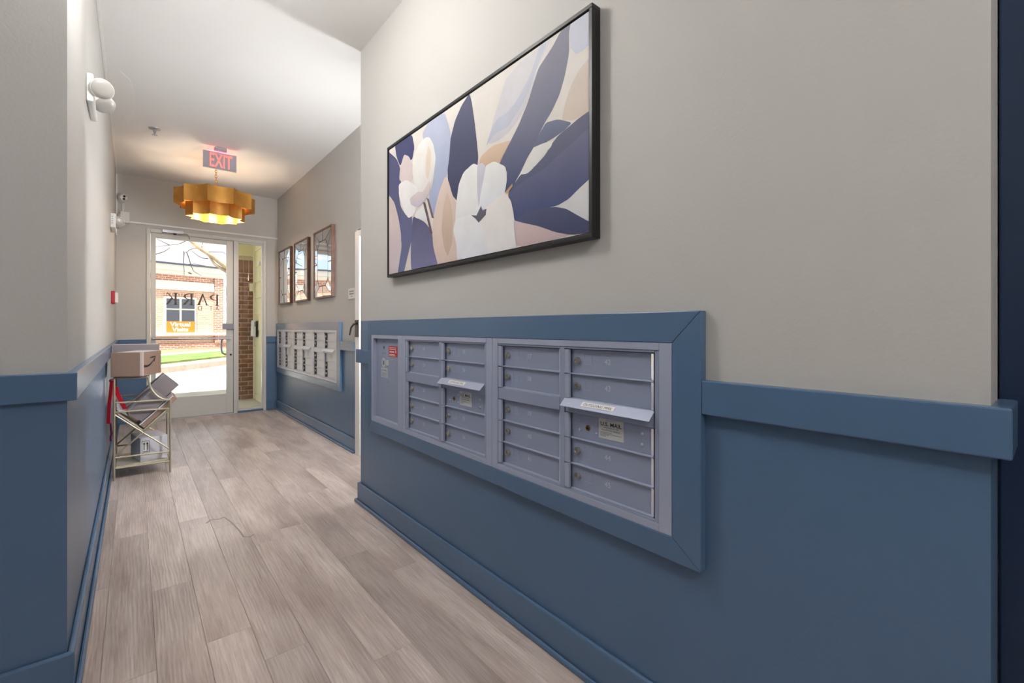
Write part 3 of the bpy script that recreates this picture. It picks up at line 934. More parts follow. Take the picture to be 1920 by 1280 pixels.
# ================================================================== painting
PAINT = [
    ('p',(196,192,200),(205,204,206),[(0.636,0.633),(0.656,0.745),(0.685,0.848),(0.714,0.946),(0.767,0.981),(0.845,0.992),(0.886,1.0),(0.864,0.946),(0.837,0.894),(0.821,0.819),(0.792,0.728),(0.758,0.672),(0.722,0.637),(0.685,0.626)]),
    ('p',(178,182,198),(190,192,204),[(0.625,0.626),(0.666,0.676),(0.723,0.673),(0.758,0.719),(0.801,0.79),(0.825,0.871),(0.872,0.993),(0.845,0.998),(0.809,0.874),(0.758,0.789),(0.723,0.758),(0.68,0.752),(0.654,0.722)]),
    ('p',(193,197,212),(200,202,214),[(0.946,1.006),(1.006,1.005),(1.006,0.848),(0.981,0.838),(0.962,0.843),(0.945,0.888),(0.942,0.943)]),
    ('p',(203,186,172),(208,196,184),[(1.006,0.789),(0.975,0.768),(0.948,0.71),(0.932,0.652),(0.918,0.567),(0.955,0.539),(1.005,0.544)]),
    ('p',(52,62,106),(128,126,142),[(0.949,1.018),(0.915,0.997),(0.886,0.946),(0.841,0.891),(0.821,0.819),(0.801,0.744),(0.767,0.654),(0.722,0.565),(0.68,0.486),(0.722,0.433),(0.708,0.319),(0.735,0.312),(0.758,0.366),(0.775,0.398),(0.8,0.459),(0.825,0.5),(0.84,0.546),(0.863,0.596),(0.886,0.634),(0.911,0.694),(0.928,0.769),(0.942,0.87),(0.941,0.965)]),
    ('p',(82,90,122),(96,104,132),[(0.867,0.594),(0.907,0.581),(0.951,0.533),(0.928,0.513),(0.893,0.5),(0.856,0.492),(0.821,0.497),(0.844,0.555)]),
    ('p',(64,70,106),(84,86,114),[(1.005,0.551),(0.968,0.537),(0.941,0.52),(0.907,0.501),(0.885,0.473),(0.863,0.432),(0.824,0.394),(0.775,0.386),(0.731,0.32),(0.766,0.28),(0.824,0.332),(0.863,0.356),(0.907,0.396),(0.948,0.423),(1.005,0.436)]),
    ('p',(52,64,112),(92,92,124),[(1.005,0.48),(0.948,0.433),(0.907,0.406),(0.863,0.367),(0.808,0.352),(0.758,0.331),(0.722,0.31),(0.744,0.183),(0.753,0.144),(0.808,0.17),(0.855,0.168),(0.906,0.163),(0.941,0.179),(0.974,0.215),(1.005,0.244)]),
    ('p',(214,212,208),(220,218,214),[(0.768,0.386),(0.8,0.436),(0.821,0.497),(0.856,0.497),(0.891,0.488),(0.885,0.462),(0.848,0.43),(0.82,0.39),(0.8,0.376)]),
    ('p',(204,204,208),(212,212,212),[(1.008,0.247),(0.974,0.215),(0.941,0.179),(0.905,0.161),(0.934,0.135),(0.973,0.074),(1.007,0.032)]),
    ('p',(190,168,170),(205,186,184),[(0.747,0.156),(0.783,0.133),(0.839,0.096),(0.899,0.048),(0.954,0.005),(0.757,-0.004)]),
    ('p',(46,54,92),(66,72,108),[(0.747,0.152),(0.8,0.173),(0.855,0.173),(0.899,0.16),(0.934,0.135),(0.967,0.092),(1.007,0.042),(1.007,-0.002),(0.947,0.007),(0.899,0.036),(0.839,0.088),(0.783,0.125)]),
    ('p',(196,166,140),(210,184,160),[(0.586,0.533),(0.604,0.588),(0.656,0.613),(0.736,0.595),(0.713,0.553),(0.685,0.484),(0.645,0.493)]),
    ('p',(48,52,86),(72,74,104),[(0.545,1.007),(0.504,0.965),(0.467,0.895),(0.439,0.787),(0.423,0.653),(0.426,0.536),(0.447,0.433),(0.485,0.367),(0.538,0.384),(0.585,0.527),(0.59,0.596),(0.572,0.805),(0.557,0.943)]),
    ('p',(150,160,190),(178,184,204),[(0.406,0.998),(0.305,1.005),(0.262,0.95),(0.282,0.859),(0.348,0.727),(0.336,0.583),(0.304,0.476),(0.33,0.313),(0.375,0.459),(0.418,0.555),(0.434,0.676),(0.444,0.826),(0.427,0.91)]),
    ('p',(54,58,104),(66,68,108),[(0.05,1.007),(0.187,1.004),(0.206,0.891),(0.187,0.806),(0.127,0.858),(0.094,0.817),(0.063,0.912)]),
    ('p',(96,104,142),(70,70,106),[(-0.024,1.018),(0.063,0.895),(0.094,0.809),(0.105,0.701),(0.081,0.628),(0.099,0.501),(0.143,0.416),(0.189,0.398),(0.189,0.236),(0.16,0.13),(0.121,-0.02),(0.071,-0.028),(0.108,0.193),(0.09,0.369),(0.034,0.58),(-0.025,0.678)]),
    ('p',(196,184,192),(208,190,182),[(-0.025,0.651),(0.044,0.568),(0.081,0.423),(0.104,0.279),(0.098,0.128),(0.067,-0.027),(-0.026,-0.02)]),
    ('p',(112,112,150),(74,74,108),[(0.194,0.396),(0.281,0.316),(0.325,0.239),(0.339,0.144),(0.371,-0.013),(0.182,-0.014),(0.177,0.125),(0.185,0.269)]),
    ('p',(206,184,174),(214,196,184),[(0.41,0.571),(0.375,0.489),(0.347,0.382),(0.329,0.253),(0.335,0.13),(0.367,-0.012),(0.484,-0.015),(0.49,0.073),(0.466,0.15),(0.475,0.245),(0.481,0.341),(0.45,0.439),(0.431,0.527)]),
    ('p',(188,164,146),(206,182,164),[(0.422,0.466),(0.399,0.361),(0.388,0.233),(0.404,0.097),(0.427,0.033),(0.453,0.126),(0.456,0.266),(0.444,0.385)]),
    ('s',(96,76,80),(96,76,80),[(0.267,0.462),(0.283,0.455),(0.332,0.219),(0.318,0.223)]),
    ('s',(110,90,92),(110,90,92),[(0.292,0.482),(0.307,0.469),(0.341,0.321),(0.327,0.327)]),
    ('p',(206,192,190),(206,190,188),[(0.127,0.888),(0.096,0.808),(0.087,0.719),(0.117,0.675),(0.191,0.649),(0.201,0.749),(0.165,0.851)]),
    ('p',(216,214,210),(228,226,222),[(0.287,0.912),(0.232,0.89),(0.195,0.817),(0.19,0.707),(0.216,0.588),(0.25,0.535),(0.304,0.541),(0.339,0.611),(0.353,0.723),(0.339,0.822),(0.315,0.89)]),
    ('p',(216,200,182),(222,206,188),[(0.304,0.844),(0.289,0.761),(0.286,0.655),(0.301,0.601),(0.319,0.683),(0.322,0.788)]),
    ('p',(222,220,222),(226,224,222),[(0.083,0.682),(0.144,0.688),(0.214,0.61),(0.233,0.556),(0.194,0.526),(0.217,0.459),(0.207,0.399),(0.16,0.389),(0.122,0.474),(0.087,0.591)]),
    ('p',(184,178,196),(212,196,186),[(0.171,0.533),(0.235,0.555),(0.266,0.533),(0.313,0.598),(0.318,0.516),(0.277,0.465),(0.23,0.438),(0.181,0.48)]),
    ('p',(216,216,218),(220,220,220),[(0.214,0.413),(0.273,0.431),(0.3,0.317),(0.21,0.374)]),
    ('p',(218,218,220),(226,226,224),[(0.566,0.565),(0.515,0.539),(0.489,0.477),(0.476,0.371),(0.468,0.234),(0.549,0.192),(0.604,0.276),(0.589,0.387),(0.594,0.535)]),
    ('p',(212,214,222),(226,226,224),[(0.625,0.517),(0.665,0.52),(0.715,0.461),(0.721,0.385),(0.711,0.317),(0.684,0.293),(0.645,0.272),(0.609,0.261),(0.591,0.321),(0.602,0.407)]),
    ('p',(186,188,200),(196,196,204),[(0.585,0.54),(0.61,0.546),(0.627,0.51),(0.617,0.451),(0.601,0.356),(0.593,0.281),(0.585,0.389)]),
    ('p',(222,221,222),(225,219,215),[(0.711,0.32),(0.737,0.263),(0.749,0.181),(0.75,0.098),(0.761,-0.011),(0.624,-0.027),(0.591,0.19),(0.625,0.268),(0.675,0.303)]),
    ('p',(216,218,226),(226,226,226),[(0.472,0.267),(0.458,0.195),(0.476,0.105),(0.48,-0.015),(0.645,-0.013),(0.614,0.169),(0.56,0.261)]),
    ('s',(72,72,88),(96,96,110),[(0.555,0.256),(0.582,0.243),(0.604,0.292),(0.612,0.26),(0.63,0.263),(0.627,0.229),(0.593,0.196),(0.578,0.224)]),
    ('s',(182,146,118),(182,146,118),[(0.711,0.317),(0.742,0.353),(0.744,0.338),(0.724,0.309)]),
]



def chaikin(pts, n):
    for _ in range(n):
        q = []
        for i in range(len(pts)):
            a, b = pts[i], pts[(i + 1) % len(pts)]
            q.append((a[0] * .87 + b[0] * .13, a[1] * .87 + b[1] * .13))
            q.append((a[0] * .13 + b[0] * .87, a[1] * .13 + b[1] * .87))
        pts = q
    return pts


def clip_unit(pts):
    for ax, lim, sg in ((0, 0, 1), (0, 1, -1), (1, 0, 1), (1, 1, -1)):
        out = []
        for i in range(len(pts)):
            a, b = pts[i], pts[(i + 1) % len(pts)]
            ia, ib = (a[ax] - lim) * sg >= 0, (b[ax] - lim) * sg >= 0
            if ia: out.append(a)
            if ia != ib:
                t = (lim - a[ax]) / (b[ax] - a[ax])
                out.append((a[0] + (b[0] - a[0]) * t, a[1] + (b[1] - a[1]) * t))
        pts = out
        if not pts: return pts
    return pts


PY0, PY1, PZ0, PZ1 = 0.862, 2.245, 1.312, 1.990       # outer edge of the frame
PXF = 1.017
pic = thing('framed_painting', (XR, (PY0 + PY1) / 2, PZ0), 'large framed painting of white magnolias and navy leaves', 'painting')
fw = 0.012
bx('frame_bar', 'frame_black', PXF, XR - 0.001, PY0, PY1, PZ1 - fw, PZ1, pic, 0.001)
bx('frame_bar', 'frame_black', PXF, XR - 0.001, PY0, PY1, PZ0, PZ0 + fw, pic, 0.001)
bx('frame_bar', 'frame_black', PXF, XR - 0.001, PY0, PY0 + fw, PZ0 + fw + 0.0003, PZ1 - fw - 0.0003, pic, 0.001)
bx('frame_bar', 'frame_black', PXF, XR - 0.001, PY1 - fw, PY1, PZ0 + fw + 0.0003, PZ1 - fw - 0.0003, pic, 0.001)
cy0, cy1, cz0, cz1 = PY0 + fw + 0.004, PY1 - fw - 0.004, PZ0 + fw + 0.004, PZ1 - fw - 0.004
cx = PXF + 0.005
bx('backing_board', 'frame_black', cx + 0.012, XR - 0.002, PY0 + fw + 0.0005, PY1 - fw - 0.0005, PZ0 + fw + 0.0005, PZ1 - fw - 0.0005, pic)
vs, fs, cols = [], [], []


def paint_poly(pts, ca, cb, layer):
    x = cx - 0.00005 * layer
    k = len(vs)
    P3 = [Vector((p[0] * 2.0, p[1], 0)) for p in pts]
    tri = geometry.tessellate_polygon([P3])
    v0 = min(p[1] for p in pts); v1 = max(p[1] for p in pts)
    for u, v in pts:
        vs.append((x, cy1 + (cy0 - cy1) * u, cz0 + (cz1 - cz0) * v))
        t = (v - v0) / max(v1 - v0, 1e-6)
        cols.append(tuple(ca[i] * (1 - t) + cb[i] * t for i in range(3)) + (1.0,))
    for t in tri:
        fs.append(tuple(k + i for i in t))


base = S(212, 206, 198)
paint_poly([(0, 0), (1, 0), (1, 1), (0, 1)], base, S(216, 210, 203), 0)
for li, (kind, c1, c2, pts) in enumerate(PAINT):
    pts = clip_unit(chaikin(pts, 3) if kind == 'p' else pts)
    if len(pts) > 2:
        paint_poly(pts, S(*c1), S(*c2), li + 1)
me = bpy.data.meshes.new('canvas')
org = Vector((cx, (cy0 + cy1) / 2, cz0))
# canvas slab behind the pigment
k = len(vs)
vs += [(cx + 0.001, cy0, cz0), (cx + 0.001, cy1, cz0), (cx + 0.001, cy1, cz1), (cx + 0.001, cy0, cz1),
       (cx + 0.0115, cy0, cz0), (cx + 0.0115, cy1, cz0), (cx + 0.0115, cy1, cz1), (cx + 0.0115, cy0, cz1)]
cols += [base] * 8
fs += [(k, k + 1, k + 2, k + 3), (k + 4, k + 7, k + 6, k + 5), (k, k + 4, k + 5, k + 1), (k + 1, k + 5, k + 6, k + 2), (k + 2, k + 6, k + 7, k + 3), (k + 3, k + 7, k + 4, k)]
me.from_pydata([tuple(Vector(p) - org) for p in vs], [], fs)
ca_ = me.color_attributes.new('pigment', 'FLOAT_COLOR', 'POINT')
for i, c in enumerate(cols):
    ca_.data[i].color = c
me.materials.append(MATS['oil_paint'])
link('canvas', me, pic, org)


# ================================================================== mirrors
def wall_mirror(y0, y1, z0, z1, label):
    x1, x0 = XF - 0.0006, 1.402
    r = thing('wall_mirror', (XF, (y0 + y1) / 2, z0), label, 'mirror', 'faceted wall mirrors above the far mailboxes')
    f = 0.014
    bx('frame_bar', 'mirror_wood', x0, x1, y0, y0 + f, z0, z1, r, 0.001)
    bx('frame_bar', 'mirror_wood', x0, x1, y1 - f, y1, z0, z1, r, 0.001)
    bx('frame_bar', 'mirror_wood', x0, x1, y0 + f + 0.0003, y1 - f - 0.0003, z0, z0 + f, r, 0.001)
    bx('frame_bar', 'mirror_wood', x0, x1, y0 + f + 0.0003, y1 - f - 0.0003, z1 - f, z1, r, 0.001)
    bx('backing', 'mirror_bead', x0 + 0.012, x1 - 0.001, y0 + f + 0.0006, y1 - f - 0.0006, z0 + f + 0.0006, z1 - f - 0.0006, r)
    a0, a1, b0, b1 = y0 + f + 0.002, y1 - f - 0.002, z0 + f + 0.002, z1 - f - 0.002
    iy, iz = 0.10, 0.10
    c0, c1, e0, e1 = a0 + iy, a1 - iy, b0 + iz, b1 - iz
    ch_y, ch_z = 0.07, 0.07
    xs = x0 + 0.011     # back of the panes
    g = 0.0055
    octa = [(c0 + ch_y, e0), (c1 - ch_y, e0), (c1, e0 + ch_z), (c1, e1 - ch_z), (c1 - ch_y, e1), (c0 + ch_y, e1), (c0, e1 - ch_z), (c0, e0 + ch_z)]
    my, mz = (a0 + a1) / 2, (b0 + b1) / 2

    def pane_(pts, outer):
        cxm = sum(p[0] for p in pts) / len(pts); czm = sum(p[1] for p in pts) / len(pts)
        mb = MB()
        back, front = [], []
        for i, (a, b) in enumerate(pts):
            d = math.hypot(a - cxm, b - czm) or 1
            a2, b2 = a + (cxm - a) / d * g, b + (czm - b) / d * g
            back.append((xs, a2, b2))
            front.append((xs - (0.003 if i in outer else 0.0065), a2, b2))
        n = len(pts)
        mb.add(back + front, [tuple(range(n)), tuple(range(n, 2 * n))] + [(i, (i + 1) % n, n + (i + 1) % n, n + i) for i in range(n)])
        mb.build('mirror_pane', 'mirror_silver', r)
    pane_(octa, ())
    for sy in (0, 1):
        ao, ci, cc = (a0, c0, c0 + ch_y) if sy == 0 else (a1, c1, c1 - ch_y)
        for sz in (0, 1):
            bo, ei, ec = (b0, e0, e0 + ch_z) if sz == 0 else (b1, e1, e1 - ch_z)
            pane_([(ao, bo), (ci, ec), (ci, mz), (ao, mz)], (0, 3))
            pane_([(ao, bo), (cc, ei), (my, ei), (my, bo)], (0, 3))
            pane_([(ao, bo), (ci, ec), (cc, ei)], (0,))
    return r


wall_mirror(5.745, 6.30, 1.340, 2.010, 'faceted mirror in brown frame nearest the entrance door')
wall_mirror(5.055, 5.585, 1.340, 2.010, 'middle faceted mirror of the three in brown frames')
wall_mirror(4.290, 4.850, 1.340, 2.010, 'faceted mirror in brown frame nearest the camera')

# small notice plate by the white door
np_ = thing('notice_plate', (XF, 3.86, 1.295), 'small white notice plate with grey print beside the white door', 'sign')
pl = bx('plate', 'white_plastic', XF - 0.008, XF - 0.0005, 3.785, 3.935, 1.297, 1.388, np_, 0.002)
ln = MB()
for zz in (1.362, 1.341):
    for q in range(4):
        ln.box(XF - 0.0086, XF - 0.0081, 3.905 - q * 0.026 - 0.018, 3.905 - q * 0.026, zz - 0.006, zz + 0.006)
for q in range(2):
    ln.box(XF - 0.0086, XF - 0.0081, 3.875 - q * 0.026 - 0.014, 3.875 - q * 0.026, 1.316, 1.322)
ln.build('print', 'ink_grey', pl)

# ================================================================== ceiling fittings
# exit sign
ex = thing('exit_sign', (0.616, 5.0, CEIL), 'red EXIT sign hanging from the ceiling', 'exit sign')
bx('mount', 'exit_panel', 0.575, 0.668, 4.97, 5.03, 2.690, CEIL - 0.0005, ex, 0.003)
pn = bx('panel', 'exit_panel', 0.486, 0.748, 4.996, 5.004, 2.523, 2.678, ex, 0.001)
for a in ((0.482, 0.4858, 2.519, 2.682), (0.7482, 0.752, 2.519, 2.682)):
    bx('panel_edge', 'exit_edge', a[0], a[1], 4.994, 5.006, a[2], a[3], ex)
bx('panel_edge', 'exit_edge', 0.4862, 0.7478, 4.994, 5.006, 2.519, 2.5228, ex)
bx('panel_edge', 'exit_edge', 0.4862, 0.7478, 4.994, 5.006, 2.6782, 2.682, ex)
text('EXIT', 'exit_red', pn, (0.625, 4.9958, 2.603), (1, 0, 0), (0, 0, 1), (0, -1, 0), width=0.176, height=0.124, depth=0.0006, bold=0.006)
bx('led_strip', 'exit_led', 0.52, 0.715, 4.989, 4.9935, 2.6835, 2.6865, ex)

# sprinkler
sp_ = thing('sprinkler_head', (0.134, 4.85, CEIL), 'small chrome sprinkler head in the ceiling', 'sprinkler')
MB().lathe([(0.042, 0), (0.040, 0.004), (0.022, 0.010), (0.012, 0.010)], (0.134, 4.85, CEIL - 0.0002), (0, 0, -1), 18).build('escutcheon', 'steel', sp_)
MB().lathe([(0.011, 0.0105), (0.011, 0.03), (0.006, 0.034), (0.006, 0.05), (0.02, 0.052), (0.02, 0.055)], (0.134, 4.85, CEIL), (0, 0, -1), 14).build('spray_head', 'steel', sp_)

# gold two-tier chandelier
CX, CY = 0.645, 5.5
ch = thing('chandelier', (CX, CY, CEIL), 'two-tier scalloped gold leaf chandelier on a short chain', 'chandelier')
MB().lathe([(0.065, 0), (0.063, 0.012), (0.02, 0.026), (0.008, 0.03)], (CX, CY, CEIL - 0.0003), (0, 0, -1), 24).build('canopy', 'gold_chain', ch)


def tier(R, z0, z1, n, phase, sag, name):
    for i in range(n):
        a0 = phase + 2 * PI * i / n; a1 = phase + 2 * PI * (i + 1) / n
        p0 = Vector((math.cos(a0), math.sin(a0))) * R; p1 = Vector((math.cos(a1), math.sin(a1))) * R
        mid = (p0 + p1) / 2; inn = -mid.normalized()
        m = 9
        oi_, ii_ = [], []
        for j in range(m):
            t = j / (m - 1)
            q = p0.lerp(p1, 0.004 + 0.992 * t) + inn * (sag * 4 * t * (1 - t))
            oi_.append(q); ii_.append(q + inn * 0.002)
        mb = MB(); mb.smooth = True
        V = []
        for q in oi_: V += [(CX + q.x, CY + q.y, z0), (CX + q.x, CY + q.y, z1)]
        for q in ii_: V += [(CX + q.x, CY + q.y, z0), (CX + q.x, CY + q.y, z1)]
        F = []
        for j in range(m - 1):
            F.append((2 * j, 2 * j + 2, 2 * j + 3, 2 * j + 1))
            k2 = 2 * m
            F.append((k2 + 2 * j, k2 + 2 * j + 1, k2 + 2 * j + 3, k2 + 2 * j + 2))
            F.append((2 * j, k2 + 2 * j, k2 + 2 * j + 2, 2 * j + 2))
            F.append((2 * j + 1, 2 * j + 3, k2 + 2 * j + 3, k2 + 2 * j + 1))
        F.append((0, 1, 2 * m + 1, 2 * m)); F.append((2 * m - 2, 4 * m - 2, 4 * m - 1, 2 * m - 1))
        mb.add(V, F)
        mb.build(name, 'gold_leaf', ch)


tier(0.350, 2.263, 2.420, 10, math.radians(0), 0.032, 'upper_panel')
tier(0.256, 2.160, 2.300, 10, math.radians(0), 0.030, 'lower_panel')
m_ = MB()
for k in range(5):
    a = 2 * PI * k / 5 + 0.3
    m_.tube([(CX, CY, 2.40), (CX + 0.322 * math.cos(a), CY + 0.322 * math.sin(a), 2.385)], 0.004, 6)
    m_.tube([(CX + 0.222 * math.cos(a), CY + 0.222 * math.sin(a), 2.388), (CX + 0.222 * math.cos(a), CY + 0.222 * math.sin(a), 2.285)], 0.003, 6)
m_.build('support_arms', 'gold_chain', ch)
MB().lathe([(0.012, 0), (0.03, 0.01), (0.03, 0.02), (0.012, 0.03), (0.012, 0.16), (0.02, 0.17)], (CX, CY, 2.43), (0, 0, -1), 16).build('stem', 'gold_chain', ch)
zc = 2.690
li = 0
while zc > 2.435:
    pts = []
    for j in range(13):
        g = 2 * PI * j / 12
        a_, b_ = 0.009 * math.cos(g), 0.017 * math.sin(g)
        pts.append((CX + (a_ if li % 2 else 0), CY + (0 if li % 2 else a_), zc - 0.017 + b_))
    m_ = MB(); m_.tube(pts, 0.0026, 6, caps=False)
    m_.build('chain_link', 'gold_chain', ch)
    zc -= 0.026; li += 1
for k in range(4):
    a = 2 * PI * k / 4 + 0.6
    bx_, by_ = CX + 0.11 * math.cos(a), CY + 0.11 * math.sin(a)
    so = MB().lathe([(0.012, 0), (0.012, 0.05)], (bx_, by_, 2.30), (0, 0, 1), 10).build('socket', 'gold_chain', ch)
    MB().lathe([(0.005, 0), (0.016, 0.012), (0.022, 0.03), (0.018, 0.05), (0.010, 0.06)], (bx_, by_, 2.2395), (0, 0, 1), 14).build('bulb', 'bulb_glow', so)
    m_ = MB(); m_.tube([(CX, CY, 2.345), (bx_, by_, 2.35)], 0.004, 6); m_.build('bulb_arm', 'gold_chain', ch)
    pd_ = bpy.data.lights.new('chandelier_bulb', 'POINT')
    pd_.energy = CHANDELIER_W; pd_.color = (1.0, 0.86, 0.68); pd_.shadow_soft_size = 0.03
    po = bpy.data.objects.new('chandelier_bulb', pd_); COL.objects.link(po)
    po.parent = ch; po.location = (bx_ - CX, by_ - CY, 2.215 - CEIL)


# globes added out of view: front one follows the shadows, rear one is fill
def globe_lamp(x, y, m, label):
    r = thing('unseen_globe', (x, y, CEIL), label, 'ceiling light', 'unseen globe ceiling lights')
    MB().lathe([(0.07, 0), (0.07, 0.015), (0.05, 0.026)], (x, y, CEIL - 0.0003), (0, 0, -1), 28).build('canopy', 'gold_chain', r)
    MB().lathe([(0.010, 0.0265), (0.010, 0.12), (0.045, 0.125), (0.045, 0.15)], (x, y, CEIL), (0, 0, -1), 18).build('stem', 'gold_chain', r)
    prof = [(max(0.004, 0.13 * math.sin(PI * (0.10 + 0.90 * i / 14))), 0.28 - 0.13 * math.cos(PI * (0.10 + 0.90 * i / 14))) for i in range(15)]
    MB().lathe(prof, (x, y, CEIL), (0, 0, -1), 28).build('globe', m, r)


globe_lamp(0.12, 1.80, 'lamp_glow', 'unseen round white globe light in front of the large mailboxes')
globe_lamp(-0.15, -1.1, 'fill_glow_back', 'added round white globe light behind the camera')

# wall light added out of view round the corner to brighten the far hall
sn = thing('added_wall_sconce', (1.372, 2.70, 1.15), 'added slim vertical wall light, unseen around the corner by the white door', 'wall light')
bx('back_plate', 'white_plastic', 1.327, 1.415, 2.7225, 2.728, 1.13, 2.07, sn, 0.002)
bx('stand_off', 'white_plastic', 1.35, 1.39, 2.7005, 2.7224, 1.55, 1.65, sn)
hc = [(1.371 + 0.036 * math.cos(PI * i / 14), 2.7285 + 0.036 * math.sin(PI * i / 14)) for i in range(15)]
MB().prism(hc, (0, 0, 0), (1, 0, 0), (0, 1, 0), (0, 0, 1), 1.15, 2.05).build('shade', 'fill_sconce_glow', sn)


# ------------------------------------------------------------------ emergency lights on the left wall
def emergency_light(y0, z0, label, vents):
    r = thing('emergency_light', (XL, y0 + 0.14, z0), label, 'emergency light', 'twin-head emergency lights on the left wall')
    x0 = XL + 0.0005
    bx('housing', 'white_plastic', x0, x0 + (0.034 if vents else 0.022), y0 + (0.0 if vents else 0.04), y0 + 0.28, z0, z0 + 0.115, r, 0.006)
    for k in range(vents):
        bx('vent_slot', 'ink_grey', x0 + 0.011, x0 + 0.017, y0 - 0.0008, y0 - 0.0003, z0 + 0.03 + k * 0.018, z0 + 0.037 + k * 0.018, r)
    for k in (0, 1):
        c = Vector((x0 + (0.05 if vents else 0.046), y0 + 0.04 + 0.16 * k, z0 + 0.06))
        ax = Vector((0.30, -0.92, -0.30) if k == 0 else (0.35, -0.55, -0.75)).normalized()
        h_ = MB().lathe([(0.012, -0.046), (0.026, -0.036), (0.038, -0.012), (0.040, 0.008), (0.038, 0.012)], c, ax, 24).build('lamp_head', 'white_plastic', r)
        MB().lathe([(0.037, 0.0122), (0.034, 0.016), (0.02, 0.019), (0.004, 0.020)], c, ax, 24).build('lens', 'frosted_lens', h_)
    return r


emergency_light(2.46, 1.965, 'twin round-headed emergency light high on the near left wall', 0)
emergency_light(4.87, 1.860, 'small twin-head emergency light near the end of the left wall', 4)

# cable raceway at the ceiling edge, down the far corner
rc = thing('cable_raceway', (XL, 4.2, CEIL), 'thin white cable raceway along the left ceiling edge and corner', 'raceway')
bx('run', 'white_gloss', XL + 0.0005, XL + 0.014, 1.84, YE - 0.02, CEIL - 0.013, CEIL - 0.0005, rc, 0.001)
bx('drop', 'white_gloss', XL + 0.0005, XL + 0.010, YE - 0.019, YE - 0.001, 2.05, CEIL - 0.0005, rc, 0.001)
rc2 = thing('door_raceway', (0.7, YE, 2.195), 'white cable raceway across the wall above the entrance door', 'raceway')
bx('run', 'white_gloss', -0.034, XF - 0.001, YE - 0.014, YE - 0.0005, 2.198, 2.216, rc2, 0.001)
jb = thing('junction_box', (-0.075, YE, 2.185), 'square white junction box below the security camera', 'junction box')
bx('box', 'white_plastic', -0.112, -0.036, YE - 0.05, YE - 0.0005, 2.188, 2.306, jb, 0.003)
bx('riser', 'white_plastic', -0.098, -0.084, YE - 0.014, YE - 0.0005, 2.3065, 2.405, jb, 0.001)
bx('stub', 'white_plastic', -0.1295, -0.1125, YE - 0.03, YE - 0.012, 2.25, 2.28, jb, 0.001)
sc_ = thing('security_camera', (-0.092, YE, 2.41), 'round white turret security camera in the corner by the ceiling', 'camera')
MB().lathe([(0.044, 0), (0.044, 0.02), (0.040, 0.026)], (-0.092, YE - 0.0005, 2.458), (0, -1, 0), 24).build('base', 'white_plastic', sc_)
ctr = Vector((-0.092, YE - 0.045, 2.458)); axc = Vector((0.35, -0.85, -0.25)).normalized()
ball = MB().lathe([(0.004, -0.042), (0.02, -0.037), (0.034, -0.025), (0.042, -0.006), (0.042, 0.006), (0.036, 0.022), (0.030, 0.030), (0.002, 0.031)], ctr, axc, 24).build('eyeball', 'white_plastic', sc_)
up = Vector((0, 0, 1)); sd = axc.cross(up).normalized(); up2 = sd.cross(axc)
for k in (-1, 1):
    MB().lathe([(0.012, 0.0312), (0.012, 0.034), (0.004, 0.035)], ctr + up2 * 0.014 * k, axc, 14).build('lens', 'black_plastic', ball)

# red fire alarm
al = thing('fire_alarm', (XL, 5.15, 1.254), 'red fire alarm strobe with white lens on the left wall', 'fire alarm')
bx('housing', 'alarm_red', XL + 0.0005, XL + 0.026, 5.09, 5.20, 1.254, 1.362, al, 0.004)
MB().prism([(5.10, 0.0262), (5.19, 0.0262), (5.18, 0.040), (5.145, 0.046), (5.11, 0.040)], (XL, 0, 1.265), (0, 1, 0), (1, 0, 0), (0, 0, 1), 0, 0.085).build('strobe_lens', 'white_gloss', al, 0.002)

# ================================================================== rack with parcels
RY0, RY1 = 4.145, 4.555
rk = thing('metal_rack', (0.05, 4.35, 0), 'champagne metal rack with V trough against the left wall', 'rack')
RX0, RX1 = -0.104, 0.203


def side_frame(y, name):
    m = MB(); m.smooth = False
    t = 0.0075

    def bar(p, q, r=0.0062):
        m.tube([(p[0], y, p[1]), (q[0], y, q[1])], r, 6)
    bar((RX0, 0.0), (RX0, 0.702), t); bar((RX1, 0.0), (RX1, 0.526), t)
    bar((RX0, 0.700), (0.080, 0.700)); bar((RX0, 0.535), (RX1 - 0.02, 0.528)); bar((RX0, 0.470), (RX1, 0.464))
    bar((RX0, 0.158), (RX1, 0.150)); bar((RX0, 0.085), (RX1, 0.080))
    bar((RX0, 0.455), (RX1, 0.165)); bar((RX0, 0.165), (RX1, 0.455))
    pts = []
    for j in range(9):
        a = PI + (PI / 2) * j / 8
        pts.append((0.203 + 0.123 * math.cos(a), y, 0.700 + 0.174 * math.sin(a)))
    m.tube(pts, 0.0075, 6)
    return m.build(name, 'champagne_metal', rk)


side_frame(RY0, 'side_frame'); side_frame(RY1, 'side_frame')
for (x, z) in ((RX0, 0.700), (0.080, 0.700), (RX0, 0.470), (RX1, 0.464), (RX0, 0.083), (RX1, 0.080), (RX0, 0.535), (RX1, 0.524), (RX0, 0.16), (0.05, 0.312)):
    m_ = MB(); m_.tube([(x, RY0 + 0.0065, z), (x, RY1 - 0.0065, z)], 0.0055, 6); m_.build('cross_bar', 'champagne_metal', rk)
bx('top_shelf', 'cardboard', RX0 + 0.002, 0.078, RY0 + 0.008, RY1 - 0.008, 0.7065, 0.714, rk, 0.001)
bx('bottom_shelf', 'shelf_board', RX0 + 0.008, RX1 - 0.008, RY0 + 0.008, RY1 - 0.008, 0.0875, 0.0935, rk, 0.001)


def slab(name, m, p, q, t, y0, y1, parent):
    d = Vector((q[0] - p[0], q[1] - p[1])); nn = Vector((-d.y, d.x)).normalized() * t
    pts = [p, q, (q[0] + nn.x, q[1] + nn.y), (p[0] + nn.x, p[1] + nn.y)]
    return MB().prism(pts, (0, 0, 0), (1, 0, 0), (0, 0, 1), (0, 1, 0), y0, y1).build(name, m, parent, 0.001)


